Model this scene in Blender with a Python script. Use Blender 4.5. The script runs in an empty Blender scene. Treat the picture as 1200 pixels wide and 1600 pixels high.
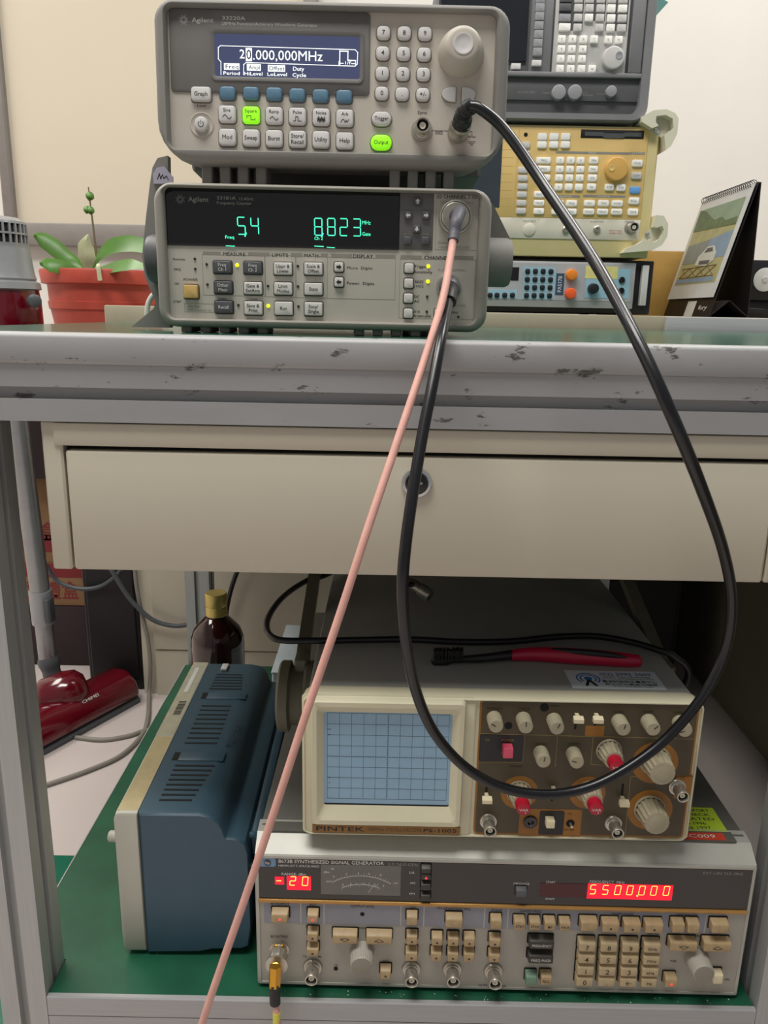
import bpy, bmesh, math, random
from mathutils import Vector, Matrix

random.seed(7)
SC = bpy.context.scene
COL = SC.collection

# ------------------------------------------------------------------ camera
cam_data = bpy.data.cameras.new('camera')
cam_data.sensor_fit = 'VERTICAL'
cam_data.sensor_height = 24.0
cam_data.lens = 24.0 * 1212.26 / 1600.0
cam_data.clip_start = 0.02
cam = bpy.data.objects.new('camera', cam_data)
COL.objects.link(cam)
right = Vector((0.9998073, 0.00443802, 0.01912264))
up = Vector((-0.01962595, 0.24778828, 0.9686154))
fwd = Vector((0.00043963, 0.96880404, -0.24782764))
cam.matrix_world = Matrix(((right.x, up.x, -fwd.x, 0.0), (right.y, up.y, -fwd.y, 0.0), (right.z, up.z, -fwd.z, 0.760), (0, 0, 0, 1)))
SC.camera = cam

# ------------------------------------------------------------------ world, lights, exposure
world = bpy.data.worlds.new('room_light')
SC.world = world
world.use_nodes = True
world.node_tree.nodes['Background'].inputs[0].default_value = (0.97, 0.98, 1.0, 1)
world.node_tree.nodes['Background'].inputs[1].default_value = 0.24
def area(name, loc, rot, sx, sy, watts, color):
    l = bpy.data.lights.new(name, 'AREA')
    l.shape = 'RECTANGLE'; l.size = sx; l.size_y = sy; l.energy = watts; l.color = color
    o = bpy.data.objects.new(name, l); COL.objects.link(o)
    o.location = loc; o.rotation_euler = rot
    return o
area('ceiling_light_panel', (-0.35, 0.10, 2.55), (0, 0, 0), 1.2, 0.6, 38, (1.0, 0.97, 0.92))
area('ceiling_light_panel', (-1.5, 1.3, 2.55), (0, 0, 0), 0.6, 1.2, 30, (1.0, 0.95, 0.86))
area('ceiling_light_panel', (1.0, 1.05, 2.55), (0, 0, 0), 0.6, 0.6, 24, (1.0, 0.97, 0.92))
SC.view_settings.view_transform = 'Standard'
SC.view_settings.look = 'None'
SC.view_settings.exposure = 0.0
SC.view_settings.gamma = 1.0
SC.view_settings.use_curve_mapping = False

# ------------------------------------------------------------------ materials
def hexc(h):
    h = h.lstrip('#')
    c = [int(h[i:i + 2], 16) / 255.0 for i in (0, 2, 4)]
    return tuple([(x / 12.92 if x <= 0.04045 else ((x + 0.055) / 1.055) ** 2.4) for x in c] + [1.0])
MATS = {}
def mat(name, col, rough=0.5, metal=0.0, var=0.05, scale=40.0, bump=0.0, bscale=400.0, emit=None, estr=0.0, coat=0.0, wear=None, wscale=30.0, wthr=0.62, trans=0.0, stretch=None):
    m = bpy.data.materials.new(name); m.use_nodes = True
    nt = m.node_tree; b = nt.nodes['Principled BSDF']
    c = hexc(col)
    tc = nt.nodes.new('ShaderNodeTexCoord')
    vec = tc.outputs['Object']
    if stretch:
        mp = nt.nodes.new('ShaderNodeMapping'); mp.inputs['Scale'].default_value = stretch
        nt.links.new(vec, mp.inputs[0]); vec = mp.outputs[0]
    nz = nt.nodes.new('ShaderNodeTexNoise'); nz.inputs['Scale'].default_value = scale; nz.inputs['Detail'].default_value = 4
    nt.links.new(vec, nz.inputs['Vector'])
    rp = nt.nodes.new('ShaderNodeValToRGB')
    rp.color_ramp.elements[0].position = 0.3; rp.color_ramp.elements[1].position = 0.7
    rp.color_ramp.elements[0].color = tuple([max(0, x * (1 - var)) for x in c[:3]] + [1])
    rp.color_ramp.elements[1].color = tuple([min(1, x * (1 + var)) for x in c[:3]] + [1])
    nt.links.new(nz.outputs['Fac'], rp.inputs['Fac'])
    outc = rp.outputs['Color']
    if wear:
        n2 = nt.nodes.new('ShaderNodeTexNoise'); n2.inputs['Scale'].default_value = wscale; n2.inputs['Detail'].default_value = 8; n2.inputs['Roughness'].default_value = 0.72
        nt.links.new(vec, n2.inputs['Vector'])
        r2 = nt.nodes.new('ShaderNodeValToRGB'); r2.color_ramp.elements[0].position = wthr; r2.color_ramp.elements[1].position = wthr + 0.03
        r2.color_ramp.elements[0].color = (0, 0, 0, 1); r2.color_ramp.elements[1].color = (1, 1, 1, 1)
        nt.links.new(n2.outputs['Fac'], r2.inputs['Fac'])
        mx = nt.nodes.new('ShaderNodeMix'); mx.data_type = 'RGBA'
        nt.links.new(r2.outputs['Color'], mx.inputs[0]); nt.links.new(outc, mx.inputs[6]); mx.inputs[7].default_value = hexc(wear)
        outc = mx.outputs[2]
    nt.links.new(outc, b.inputs['Base Color'])
    b.inputs['Roughness'].default_value = rough; b.inputs['Metallic'].default_value = metal
    if coat: b.inputs['Coat Weight'].default_value = coat; b.inputs['Coat Roughness'].default_value = 0.08
    if trans: b.inputs['Transmission Weight'].default_value = trans
    if bump:
        nb = nt.nodes.new('ShaderNodeTexNoise'); nb.inputs['Scale'].default_value = bscale; nb.inputs['Detail'].default_value = 3
        nt.links.new(tc.outputs['Object'], nb.inputs['Vector'])
        bp = nt.nodes.new('ShaderNodeBump'); bp.inputs['Strength'].default_value = bump; bp.inputs['Distance'].default_value = 0.0006
        nt.links.new(nb.outputs['Fac'], bp.inputs['Height']); nt.links.new(bp.outputs['Normal'], b.inputs['Normal'])
    if emit:
        b.inputs['Emission Color'].default_value = hexc(emit); b.inputs['Emission Strength'].default_value = estr
    MATS[name] = m
    return m
mat('wall_paint', '#efebe4', 0.9, var=0.02, scale=6)
mat('floor_tile', '#cfc4c0', 0.28, var=0.03, scale=5)
mat('alu', '#afafb0', 0.45, 0.2, var=0.05, scale=14, stretch=(1, 30, 30))
mat('alu_worn', '#a5a5a5', 0.5, 0.12, var=0.07, scale=10, wear='#5a5953', wscale=30, wthr=0.60, stretch=(0.8, 1, 2.2))
mat('alu_post', '#b2b3b2', 0.45, 0.35, var=0.05, scale=14, stretch=(30, 30, 1))
mat('slot_dark', '#4b4c4c', 0.6)
mat('green_mat', '#1f5a41', 0.34, var=0.16, scale=22, wear='#3b7a5e', wscale=140, wthr=0.69)
mat('green_top', '#2b5c49', 0.16, var=0.12, scale=30, wear='#a9b0a8', wscale=120, wthr=0.7)
mat('drawer_paint', '#cbc4b1', 0.52, var=0.03, scale=5, bump=0.15, bscale=900, wear='#a59f8d', wscale=60, wthr=0.735)
mat('drawer_dark', '#2a2924', 0.8)
mat('chrome', '#d9dadb', 0.18, 0.95, var=0.02)
mat('nickel', '#bfbaae', 0.33, 0.8, var=0.1, scale=200)
mat('brass', '#d9a441', 0.25, 0.9, var=0.06)
mat('black_plastic', '#1b1b1d', 0.45)
mat('black_hole', '#070707', 0.8)
mat('black_gloss', '#0c0b0b', 0.07, coat=0.4)
mat('cable_black', '#141519', 0.27, var=0.1)
mat('cable_thin_black', '#17171a', 0.4)
mat('cable_grey', '#8a857c', 0.5)
mat('cable_slate', '#4d5256', 0.5)
mat('cable_pink', '#e2ab9e', 0.5, var=0.08, scale=60, bump=0.5, bscale=1500)
mat('boot_grey', '#54535c', 0.5, bump=0.3, bscale=500)
mat('yellow_sleeve', '#d8d455', 0.4)
# function generator
mat('bumper_grey', '#86847f', 0.6, var=0.04, bump=0.25, bscale=1200)
mat('bumper_warm', '#98948b', 0.55, var=0.04, bump=0.2, bscale=1200)
mat('gen_dark', '#6e6c69', 0.55, bump=0.1, bscale=1500)
mat('gen_cream', '#c0b9ad', 0.5, var=0.02)
mat('key_light', '#d3d1cf', 0.45, var=0.03)
mat('key_blue', '#5a7f97', 0.4, var=0.05)
mat('key_lit', '#9be32a', 0.4, emit='#8aff10', estr=0.55)
mat('print_black', '#23211f', 0.6)
mat('print_white', '#d8d6d0', 0.6)
mat('print_grey', '#8f8d88', 0.6)
mat('lcd_back', '#33384f', 0.12, emit='#585f85', estr=0.42)
mat('lcd_white', '#ffffff', 0.3, emit='#e9f6f2', estr=0.85)
mat('lcd_ink', '#2b3150', 0.3)
mat('counter_panel', '#c4beb2', 0.5, var=0.02)
mat('counter_pad', '#6d6b69', 0.5)
mat('counter_dark_key', '#55565a', 0.45)
mat('counter_light_key', '#dcd8d2', 0.45)
mat('counter_bar', '#989388', 0.6)
mat('power_yellow', '#d6b06c', 0.45)
mat('vfd', '#63f0c4', 0.4, emit='#3df7bd', estr=1.1)
mat('led_yellow', '#e5f000', 0.4, emit='#e6f200', estr=1.6)
mat('led_off', '#2d2c2b', 0.4)
mat('led_red', '#ff3a3a', 0.4, emit='#ff2838', estr=1.6)
mat('white_cable', '#d7d4cc', 0.5)
mat('lilac_sticker', '#b9b4c6', 0.6)
# yellow analyser
mat('ana_yellow', '#e0bf7a', 0.5, var=0.03)
mat('ana_body', '#ddcd97', 0.5, var=0.03)
mat('ana_groove', '#c79f58', 0.6)
mat('ana_cream', '#dcd8c2', 0.5, var=0.03)
mat('ana_strip', '#d5d0c0', 0.5)
mat('ana_knob', '#d9ab5d', 0.5)
mat('key_shade_warm', '#6f6a62', 0.6)  # shade around the generator keys, as a colour
mat('key_shade_dark', '#403d3a', 0.6)  # deeper painted shade for the counter keys
mat('key_white', '#f6f4ef', 0.45)
mat('key_sky', '#6aa6e6', 0.45)
mat('print_red', '#b0413c', 0.6)
mat('screen_slate', '#3a4148', 0.2)
# grey analyser
mat('spec_grey', '#7c7c7f', 0.55, bump=0.15, bscale=1200)
mat('spec_dark', '#5e5e61', 0.55)
mat('spec_light', '#c9c7c5', 0.5)
mat('spec_screen', '#23262c', 0.15)
mat('spec_cap', '#939397', 0.5)
# small generator
mat('small_frame', '#b7b5b6', 0.4, 0.25)
mat('small_panel', '#aeb0b4', 0.5)
mat('small_blue', '#9cc3d6', 0.5)
mat('small_navy', '#34506e', 0.5)
mat('orange_a', '#f08a2a', 0.4)
mat('orange_b', '#f5642c', 0.4)
mat('paper_yellow', '#e2d98e', 0.7, var=0.1, scale=80)
mat('beige_metal', '#a39c86', 0.5, var=0.04)
# scope on its shelf
mat('pin_cream', '#d3cdb0', 0.5, var=0.02)
mat('pin_top', '#93928c', 0.5, var=0.04, scale=12, bump=0.1)
mat('pin_brown', '#4d432e', 0.5, var=0.05)
mat('pin_orange', '#98651f', 0.5, var=0.1)
mat('pin_line', '#8d7a45', 0.5)
mat('pin_screen', '#8fb3cc', 0.35, var=0.03, scale=60)
mat('pin_grat', '#39424d', 0.5)
mat('pin_knob', '#a79f86', 0.5, var=0.06, scale=100)
mat('pin_red', '#b3122f', 0.4)
mat('pin_power', '#d8536b', 0.4)
mat('pin_gold', '#8a6531', 0.35, 0.3)
mat('olive', '#6b6856', 0.55)
mat('ivory', '#e2d6b2', 0.5)
# blue scope
mat('tek_grey', '#c2c0b2', 0.5, var=0.03, bump=0.1)
mat('tek_yellowed', '#c4b48a', 0.55, var=0.07, scale=90, bump=0.2)
mat('tek_blue', '#3b5767', 0.42, var=0.05, bump=0.12, bscale=1500)
mat('tek_dark', '#23333f', 0.6)
mat('tape_clear', '#c6c3ac', 0.15, var=0.1, scale=60, coat=0.5)
mat('paper_white', '#e2e2dd', 0.7)
# signal generator
mat('hp_frame', '#b3b2a9', 0.42, 0.25, var=0.06, scale=30, wear='#4a4843', wscale=45, wthr=0.71)
mat('hp_panel', '#aaa69b', 0.45, 0.1, var=0.04, scale=12)
mat('hp_band', '#8e909a', 0.5)
mat('hp_black', '#26231f', 0.13, coat=0.3)
mat('hp_key', '#b39a72', 0.45, var=0.12, scale=120)
mat('hp_key_pad', '#bda983', 0.45, var=0.08, scale=120)
mat('hp_key_dark', '#3a352f', 0.45)
mat('hp_key_green', '#6f8e78', 0.45)
mat('hp_gold', '#b58a4c', 0.3, 0.4)
mat('hp_meter', '#6d6a66', 0.3)
mat('hp_red_lit', '#e0002a', 0.2, emit='#ff0630', estr=0.85)
mat('hp_red_dim', '#4a0f14', 0.2)
mat('hp_digit', '#ffe27a', 0.4, emit='#ffd95a', estr=1.5)
mat('hp_cap', '#918b7e', 0.35, 0.2)
mat('beige_metal_shaded', '#6d6957', 0.55, var=0.04)  # cabinet beige with the shade put into its colour
mat('hp_knob', '#b3aea3', 0.45, bump=0.3, bscale=1500)
mat('hp_blue', '#6f92b8', 0.4)
mat('label_red', '#c8432a', 0.5, var=0.1)
mat('label_green', '#b6d233', 0.6, var=0.05)
mat('label_mauve', '#8a6f86', 0.7)
mat('hp_top', '#5c5b55', 0.55, var=0.08, scale=14)
# loose things
mat('terracotta', '#b5493a', 0.5, var=0.08, scale=25)
mat('soil', '#5a4a3a', 0.9, var=0.2)
mat('leaf', '#4d7a2b', 0.35, var=0.18, scale=20)
mat('leaf_pale', '#c9cfa8', 0.5, var=0.15, scale=30)
mat('stem', '#6b6145', 0.6)
mat('vac_grey', '#9b9da0', 0.35, 0.35)
mat('vac_tube', '#9a9b9d', 0.32, 0.7)
mat('vac_dark', '#4c4f53', 0.45)
mat('vac_red', '#5c0415', 0.16, coat=0.6)
mat('amber_glass', '#32110a', 0.07, coat=0.5, trans=0.12)
mat('gold_cap', '#c9b36a', 0.35, 0.6)
mat('brush_red', '#b5153a', 0.35)
mat('brush_black', '#1c1a1c', 0.45)
mat('sticker', '#cfd8dc', 0.4)
mat('sticker_blue', '#2a6ea8', 0.5)
mat('yellow_carton', '#c39a50', 0.6)
mat('carton', '#8d6c4a', 0.8, var=0.08)
mat('carton_red', '#7d1c22', 0.6)
mat('carton_dark', '#2b1c1f', 0.7)
mat('dark_case', '#1b181a', 0.6)
mat('pvc_teal', '#0f6b54', 0.3)
mat('board_cream', '#ddd2be', 0.12, var=0.02, scale=3, coat=0.3)
mat('board_frame', '#8d8783', 0.5)
mat('teal_sheet', '#5b8c88', 0.6)
mat('cal_black', '#1d1718', 0.5)
mat('cal_sky', '#8fa58d', 0.5, var=0.1)
mat('cal_green', '#61754a', 0.5, var=0.25, scale=90)
mat('cal_water', '#8ba4c2', 0.5, var=0.08)
mat('cal_sand', '#b9b483', 0.5, var=0.12)
mat('cal_haze', '#8e9593', 0.5, var=0.1)
mat('cal_page', '#dfe0e4', 0.4)
mat('pale_blue_metal', '#c3cfd6', 0.4)
mat('dust', '#e6e4dc', 0.6)

# ------------------------------------------------------------------ mesh helpers
class MB:
    """collects faces; s is the unit (0.001 = millimetres)"""
    def __init__(self, s=0.001):
        self.v = []; self.f = []; self.s = s
    def add(self, vs, fs):
        n = len(self.v); self.v += [tuple(p) for p in vs]; self.f += [tuple(i + n for i in q) for q in fs]
        return self
    def loft(self, rings, cap0=True, cap1=True, close=False):
        n = len(rings[0]); vs = [p for r in rings for p in r]; fs = []
        m = len(rings)
        for k in range(m if close else m - 1):
            a = k * n; b = ((k + 1) % m) * n
            for i in range(n):
                j = (i + 1) % n
                fs.append((a + i, a + j, b + j, b + i))
        if cap0 and not close: fs.append(tuple(range(n))[::-1])
        if cap1 and not close: fs.append(tuple((m - 1) * n + i for i in range(n)))
        return self.add(vs, fs)
    def box(self, x0, x1, y0, y1, z0, z1, b=0.0):
        if b <= 0:
            vs = [(x, y, z) for x in (x0, x1) for y in (y0, y1) for z in (z0, z1)]
            return self.add(vs, [(0, 1, 3, 2), (4, 6, 7, 5), (0, 4, 5, 1), (2, 3, 7, 6), (0, 2, 6, 4), (1, 5, 7, 3)])
        def ring(z, i):
            return [(x, y, z) for x, y in ((x0 + b + i, y0 + i), (x1 - b - i, y0 + i), (x1 - i, y0 + b + i), (x1 - i, y1 - b - i), (x1 - b - i, y1 - i), (x0 + b + i, y1 - i), (x0 + i, y1 - b - i), (x0 + i, y0 + b + i))]
        def inner(z):
            return [(x, y, z) for x, y in ((x0 + b, y0 + b), (x1 - b, y0 + b), (x1 - b, y0 + b), (x1 - b, y1 - b), (x1 - b, y1 - b), (x0 + b, y1 - b), (x0 + b, y1 - b), (x0 + b, y0 + b))]
        c = b * 0.3
        def rr2(z, i):
            q = b - i if b > i else 0.0
            return [(x, y, z) for x, y in ((x0 + i + q, y0 + i), (x1 - i - q, y0 + i), (x1 - i, y0 + i + q), (x1 - i, y1 - i - q), (x1 - i - q, y1 - i), (x0 + i + q, y1 - i), (x0 + i, y1 - i - q), (x0 + i, y0 + i + q))]
        return self.loft([rr2(z0, b * 0.95), rr2(z0 + b * 0.3, b * 0.3), rr2(z0 + b, 0), rr2(z1 - b, 0), rr2(z1 - b * 0.3, b * 0.3), rr2(z1, b * 0.95)])
    def prism(self, poly, a0, a1, axis='y'):
        def m(p, a):
            return {'y': (p[0], a, p[1]), 'x': (a, p[0], p[1]), 'z': (p[0], p[1], a)}[axis]
        return self.loft([[m(p, a0) for p in poly], [m(p, a1) for p in poly]])
    def lathe(self, prof, c, axis=(0, -1, 0), seg=20, flute=None, cap0=True, cap1=True):
        ax = Vector(axis).normalized()
        ref = Vector((0, 0, 1)) if abs(ax.z) < 0.9 else Vector((1, 0, 0))
        u = ax.cross(ref).normalized(); w = ax.cross(u).normalized(); c = Vector(c)
        rings = []
        for k, (r, h) in enumerate(prof):
            ring = []
            for i in range(seg):
                t = 2 * math.pi * i / seg
                rr = r
                if flute and flute[1] <= k <= flute[2] and i % 2: rr = r * flute[0]
                ring.append(tuple(c + ax * h + u * (rr * math.cos(t)) + w * (rr * math.sin(t))))
            rings.append(ring)
        return self.loft(rings, cap0, cap1)
    def tube(self, pts, r, seg=10, sub=6, cap=True):
        P = [Vector(p) for p in pts]
        if sub > 1 and len(P) > 2:
            Q = []
            E = [P[0] * 2 - P[1]] + P + [P[-1] * 2 - P[-2]]
            for i in range(1, len(E) - 2):
                a, b, c_, d = E[i - 1], E[i], E[i + 1], E[i + 2]
                for k in range(sub):
                    t = k / sub
                    Q.append(0.5 * ((2 * b) + (c_ - a) * t + (2 * a - 5 * b + 4 * c_ - d) * t * t + (3 * b - a - 3 * c_ + d) * t ** 3))
            Q.append(P[-1]); P = Q
        T = [(P[min(i + 1, len(P) - 1)] - P[max(i - 1, 0)]).normalized() for i in range(len(P))]
        n = T[0].orthogonal().normalized(); rings = []
        for i, p in enumerate(P):
            n = (n - T[i] * n.dot(T[i])).normalized(); b = T[i].cross(n)
            ri = r(i / (len(P) - 1)) if callable(r) else r
            rings.append([tuple(p + n * (ri * math.cos(2 * math.pi * k / seg)) + b * (ri * math.sin(2 * math.pi * k / seg))) for k in range(seg)])
        return self.loft(rings, cap, cap)
    def quad(self, a, b, c, d):
        return self.add([a, b, c, d], [(0, 1, 2, 3)])
    def flat(self, u0, u1, v0, v1, y, t=0.25):
        return self.box(u0, u1, y - t, y, v0, v1)
    def pline(self, pts, w, y, closed=False, t=0.12):
        P = list(pts) + ([pts[0]] if closed else [])
        for (a, b) in zip(P[:-1], P[1:]):
            dx, dz = b[0] - a[0], b[1] - a[1]; L = math.hypot(dx, dz) or 1
            ex, ez = dx / L * w / 2, dz / L * w / 2; nx, nz = -dz / L * w / 2, dx / L * w / 2
            q = [(a[0] - ex + nx, a[1] - ez + nz), (a[0] - ex - nx, a[1] - ez - nz), (b[0] + ex - nx, b[1] + ez - nz), (b[0] + ex + nx, b[1] + ez + nz)]
            self.prism(q, y, y - t)
        return self
    def disc(self, cx, cz, r, y, t=0.2, seg=24):
        return self.lathe([(r, 0), (r, t)], (cx, y, cz), (0, -1, 0), seg)
    def mesh(self, name, m, smooth=35):
        bm = bmesh.new(); s = self.s
        vs = [bm.verts.new((x * s, y * s, z * s)) for x, y, z in self.v]
        for q in self.f:
            if len(set(q)) > 2:
                try: bm.faces.new([vs[i] for i in q])
                except ValueError: pass
        bmesh.ops.remove_doubles(bm, verts=bm.verts, dist=1e-7)
        bmesh.ops.recalc_face_normals(bm, faces=bm.faces)
        me = bpy.data.meshes.new(name); bm.to_mesh(me); bm.free()
        me.materials.append(MATS[m] if isinstance(m, str) else m)
        if smooth:
            me.shade_smooth(); me.set_sharp_from_angle(angle=math.radians(smooth))
        return me
    def build(self, name, m, parent=None, smooth=35, label=None):
        return link(name, self.mesh(name, m, smooth), parent, label)
def link(name, me, parent=None, label=None, loc=None):
    o = bpy.data.objects.new(name, me); COL.objects.link(o)
    if parent: o.parent = parent
    if label: o['label'] = label
    if loc: o.location = loc
    return o
def thing(name, label, cat, loc=(0, 0, 0), rz=0.0, tilt=0.0, group=None):
    o = bpy.data.objects.new(name, None); COL.objects.link(o)
    o.empty_display_size = 0.02
    o.location = loc; o.rotation_euler = (-math.radians(tilt), 0, math.radians(rz))
    o['label'] = label; o['category'] = cat
    if group: o['group'] = group
    return o
def tag(o, label, cat, group=None):
    o['label'] = label; o['category'] = cat
    if group: o['group'] = group
    return o
def struct(o):
    o['kind'] = 'structure'; return o
def rr(cx, cz, w, h, r, y, n=4, rb=None):
    """rounded rectangle ring in the xz plane at depth y"""
    r_ = min(r, w / 2 - 0.01, h / 2 - 0.01); out = []
    for (sx, sz, a0) in ((1, 1, 0), (-1, 1, 90), (-1, -1, 180), (1, -1, 270)):
        r = rb if (rb and sz < 0) else r_
        for k in range(n + 1):
            a = math.radians(a0 + 90.0 * k / n)
            out.append((cx + sx * (w / 2 - r) + r * math.cos(a), y, cz + sz * (h / 2 - r) + r * math.sin(a)))
    return out
KEYS = {}
def key(parent, name, m, box, p, r=1.0, bev=0.8, back=0.5, grow=0.0, text=None, tm='print_black', th=0.33, tw=None, slope=0.0, label=None, shade_ring=None):
    """push button: rounded cap standing p mm proud of the panel"""
    u, v, w, h = box
    k = (m, round(w, 0), round(h, 0), p, r, bev, grow, slope)
    if k not in KEYS:
        w2, h2 = max(1.5, round(w, 0)), max(1.5, round(h, 0))
        b = MB()
        b.loft([rr(0, slope * 0.5, w2 + grow, h2 + grow + slope, r, back), rr(0, slope * 0.1, w2 + grow * 0.3, h2 + grow * 0.3 + slope * 0.2, r, -p + bev), rr(0, 0, w2 - bev * 0.5, h2 - bev * 0.5, r, -p + bev * 0.25), rr(0, 0, max(0.6, w2 - bev * 1.6), max(0.6, h2 - bev * 1.6), r * 0.7, -p)])
        KEYS[k] = b.mesh(name, m, 50)
    o = link(name, KEYS[k], parent, label, (u / 1000, 0, v / 1000))
    if shade_ring:
        kw = ('shade_ring', shade_ring, round(w, 0), round(h, 0), r)
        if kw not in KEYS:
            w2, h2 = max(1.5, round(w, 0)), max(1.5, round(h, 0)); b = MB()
            b.loft([rr(0, -0.15, w2 + 1.5, h2 + 1.7, r + 0.7, 0.1), rr(0, -0.15, w2 + 1.5, h2 + 1.7, r + 0.7, -0.2)]); KEYS[kw] = b.mesh('key_well_shade', shade_ring, 0)  # flat dark ring, paints the contact shade around the key
        link('key_well_shade', KEYS[kw], o)
    if text:
        tb = MB()
        lines = text.split('\n'); n = len(lines)
        ch = h * th if n == 1 else min(h * th, h * 0.72 / n)
        for i, s in enumerate(lines):
            tb_text(tb, s, 0, ((n - 1) / 2 - i) * ch * 1.45, ch, -p - 0.12, maxw=(tw or 0.8) * w)
        tb.build('legend', tm, o, 0)
    return o
FONT = bpy.data.curves.new('lettering', 'FONT'); FONT.resolution_u = 2; FONT.offset = 0.006
FOB = bpy.data.objects.new('lettering', FONT); TCACHE = {}
def glyphs(s):
    if s not in TCACHE:
        FONT.offset = 0.0 if ('M' in s or 'W' in s) else 0.007
        FONT.body = s; me = FOB.to_mesh()
        TCACHE[s] = ([(v.co.x, v.co.y) for v in me.vertices], [tuple(p.vertices) for p in me.polygons])
        FOB.to_mesh_clear()
    return TCACHE[s]
def tb_text(b, s, u, v, cap, y, w=None, maxw=None, align='c', fn=None, bold=0):
    """adds flat lettering to b, centred on (u, v) with capital height cap"""
    P, F = glyphs(s)
    if not P: return
    x0 = min(p[0] for p in P); x1 = max(p[0] for p in P)
    sz = cap / 0.69; sx = sz
    if w: sx = w / max(0.05, x1 - x0)
    elif maxw and (x1 - x0) * sx > maxw: sx = maxw / (x1 - x0)
    ox = {'c': (x0 + x1) / 2, 'l': x0, 'r': x1}[align]
    f = fn or (lambda a, c: (u + a, y, v + c))
    b.add([f((p[0] - ox) * sx, (p[1] - 0.345) * sz) for p in P], F)
def texts(parent, m, rows, y=-0.15, name='lettering', label=None):
    for s, bx in rows:
        b = MB(); tb_text(b, s, bx[0], bx[1], bx[3], y, w=bx[2]); b.build(name, m, parent, 0, label)
def maker_logo(parent, m, c, y):
    b = MB()
    for k in range(16):
        a = math.pi * k / 8; r0, r1 = (1.1, 3.6) if k % 2 else (1.6, 2.6)
        b.pline([(c[0] + r0 * math.cos(a), c[1] + r0 * math.sin(a)), (c[0] + r1 * math.cos(a), c[1] + r1 * math.sin(a))], 0.28, y)
    return b.build('maker_logo', m, parent, 0, 'starburst maker logo')
SEG = {'0': 'abcdef', '1': 'bc', '2': 'abged', '3': 'abgcd', '4': 'fgbc', '5': 'afgcd', '6': 'afgedc', '7': 'abc', '8': 'abcdefg', '9': 'abcdfg', '-': 'g'}
def sevenseg(b, ch, u, v, w, h, t, y, slant=0.08):
    X = lambda a, c: (u + a * w / 2 + c * h / 2 * slant, v + c * h / 2)
    L = {'a': (X(-1, 1), X(1, 1)), 'b': (X(1, 1), X(1, 0)), 'c': (X(1, 0), X(1, -1)), 'd': (X(-1, -1), X(1, -1)), 'e': (X(-1, 0), X(-1, -1)), 'f': (X(-1, 1), X(-1, 0)), 'g': (X(-1, 0), X(1, 0))}
    for s in SEG[ch]:
        p, q = L[s]; k = 0.12
        p2 = (p[0] + (q[0] - p[0]) * k, p[1] + (q[1] - p[1]) * k); q2 = (q[0] + (p[0] - q[0]) * k, q[1] + (p[1] - q[1]) * k)
        b.pline([p2, q2], t, y)
def bnc(parent, u, v, L=15.0, name='bnc_connector', m='nickel', R=7.4, plugged=False):
    b = MB()
    b.lathe([(R, 0.5), (R, 1.2), (R * 0.94, 2.0), (R * 0.78, 2.2), (R * 0.78, 3.6), (R * 0.66, 4.0), (R * 0.63, L - 4.2), (R * 0.69, L - 4.0), (R * 0.69, L - 0.4), (R * 0.66, L), (R * 0.55, L), (R * 0.53, L - 0.5), (R * 0.53, L - 7.0)], (u, 0, v), seg=24)
    for s in (-1, 1):
        b.lathe([(1.0, 0), (1.0, R * 0.22)], (u, -L + 6.0, v + s * R * 0.62), (0, 0, s), 8)
    o = b.build(name, m, parent)
    if not plugged:
        c = MB(); c.lathe([(R * 0.3, L - 7.0), (R * 0.3, L - 2.0), (R * 0.13, L - 2.0), (R * 0.11, L - 2.8)], (u, 0, v), seg=16)
        c.build('insulator', 'ana_cream', o)
        c = MB(); c.lathe([(R * 0.525, L - 6.9), (R * 0.52, L - 3.2), (R * 0.32, L - 3.2), (R * 0.31, L - 6.0)], (u, 0, v), seg=20, cap1=False); c.build('socket_bore', 'black_hole', o)
    return o
def knob(parent, u, v, r0, r1, h, m, name='knob', seg=36, flute=None, skirt=None, mark=None, capm=None, capr=0.0, y0=0.0):
    b = MB(); prof = []
    if skirt: prof += [(skirt[0], -0.5), (skirt[0], skirt[1]), (r0, skirt[1] + 0.5)]
    else: prof += [(r0, -0.5)]
    k0 = len(prof)
    prof += [(r0, 1.0), (r1, h - 1.0), (r1 * 0.93, h - 0.2), (r1 * 0.86, h)]
    b.lathe(prof, (u, -y0, v), seg=seg, flute=(flute, k0, k0 + 1) if flute else None)
    o = b.build(name, m, parent, 22 if flute else 40)
    if mark is not None:
        c = MB(); a = math.radians(mark)
        c.pline([(u + r1 * 0.15 * math.sin(a), v + r1 * 0.15 * math.cos(a)), (u + r1 * 0.72 * math.sin(a), v + r1 * 0.72 * math.cos(a))], r1 * 0.12, -y0 - h - 0.05)
        c.build('pointer', 'print_black', o, 0)
    if capm:
        c = MB(); c.lathe([(capr, h - 0.4), (capr, h + 0.3), (capr * 0.9, h + 0.5)], (u, -y0, v), seg=28)
        c.build('knob_cap', capm, o, 40)
    return o
def screw(parent, u, v, r, y=0.0, m='chrome'):
    b = MB(); b.lathe([(r, 0), (r * 0.9, r * 0.35), (r * 0.4, r * 0.55)], (u, y, v), seg=12)
    return b.build('screw', m, parent)
# ================================================================== setting
b = MB(1.0); b.box(-3.0, 3.0, -2.0, 2.05, -0.05, 0.0); struct(b.build('floor', 'floor_tile'))
b = MB(1.0); b.box(-3.0, 3.0, 2.0, 2.06, 0.0, 2.8); struct(b.build('wall_back', 'wall_paint'))
b = MB(1.0); b.box(-3.0, -2.94, -2.0, 2.0, 0.0, 2.8); struct(b.build('wall_left', 'wall_paint'))

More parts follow.
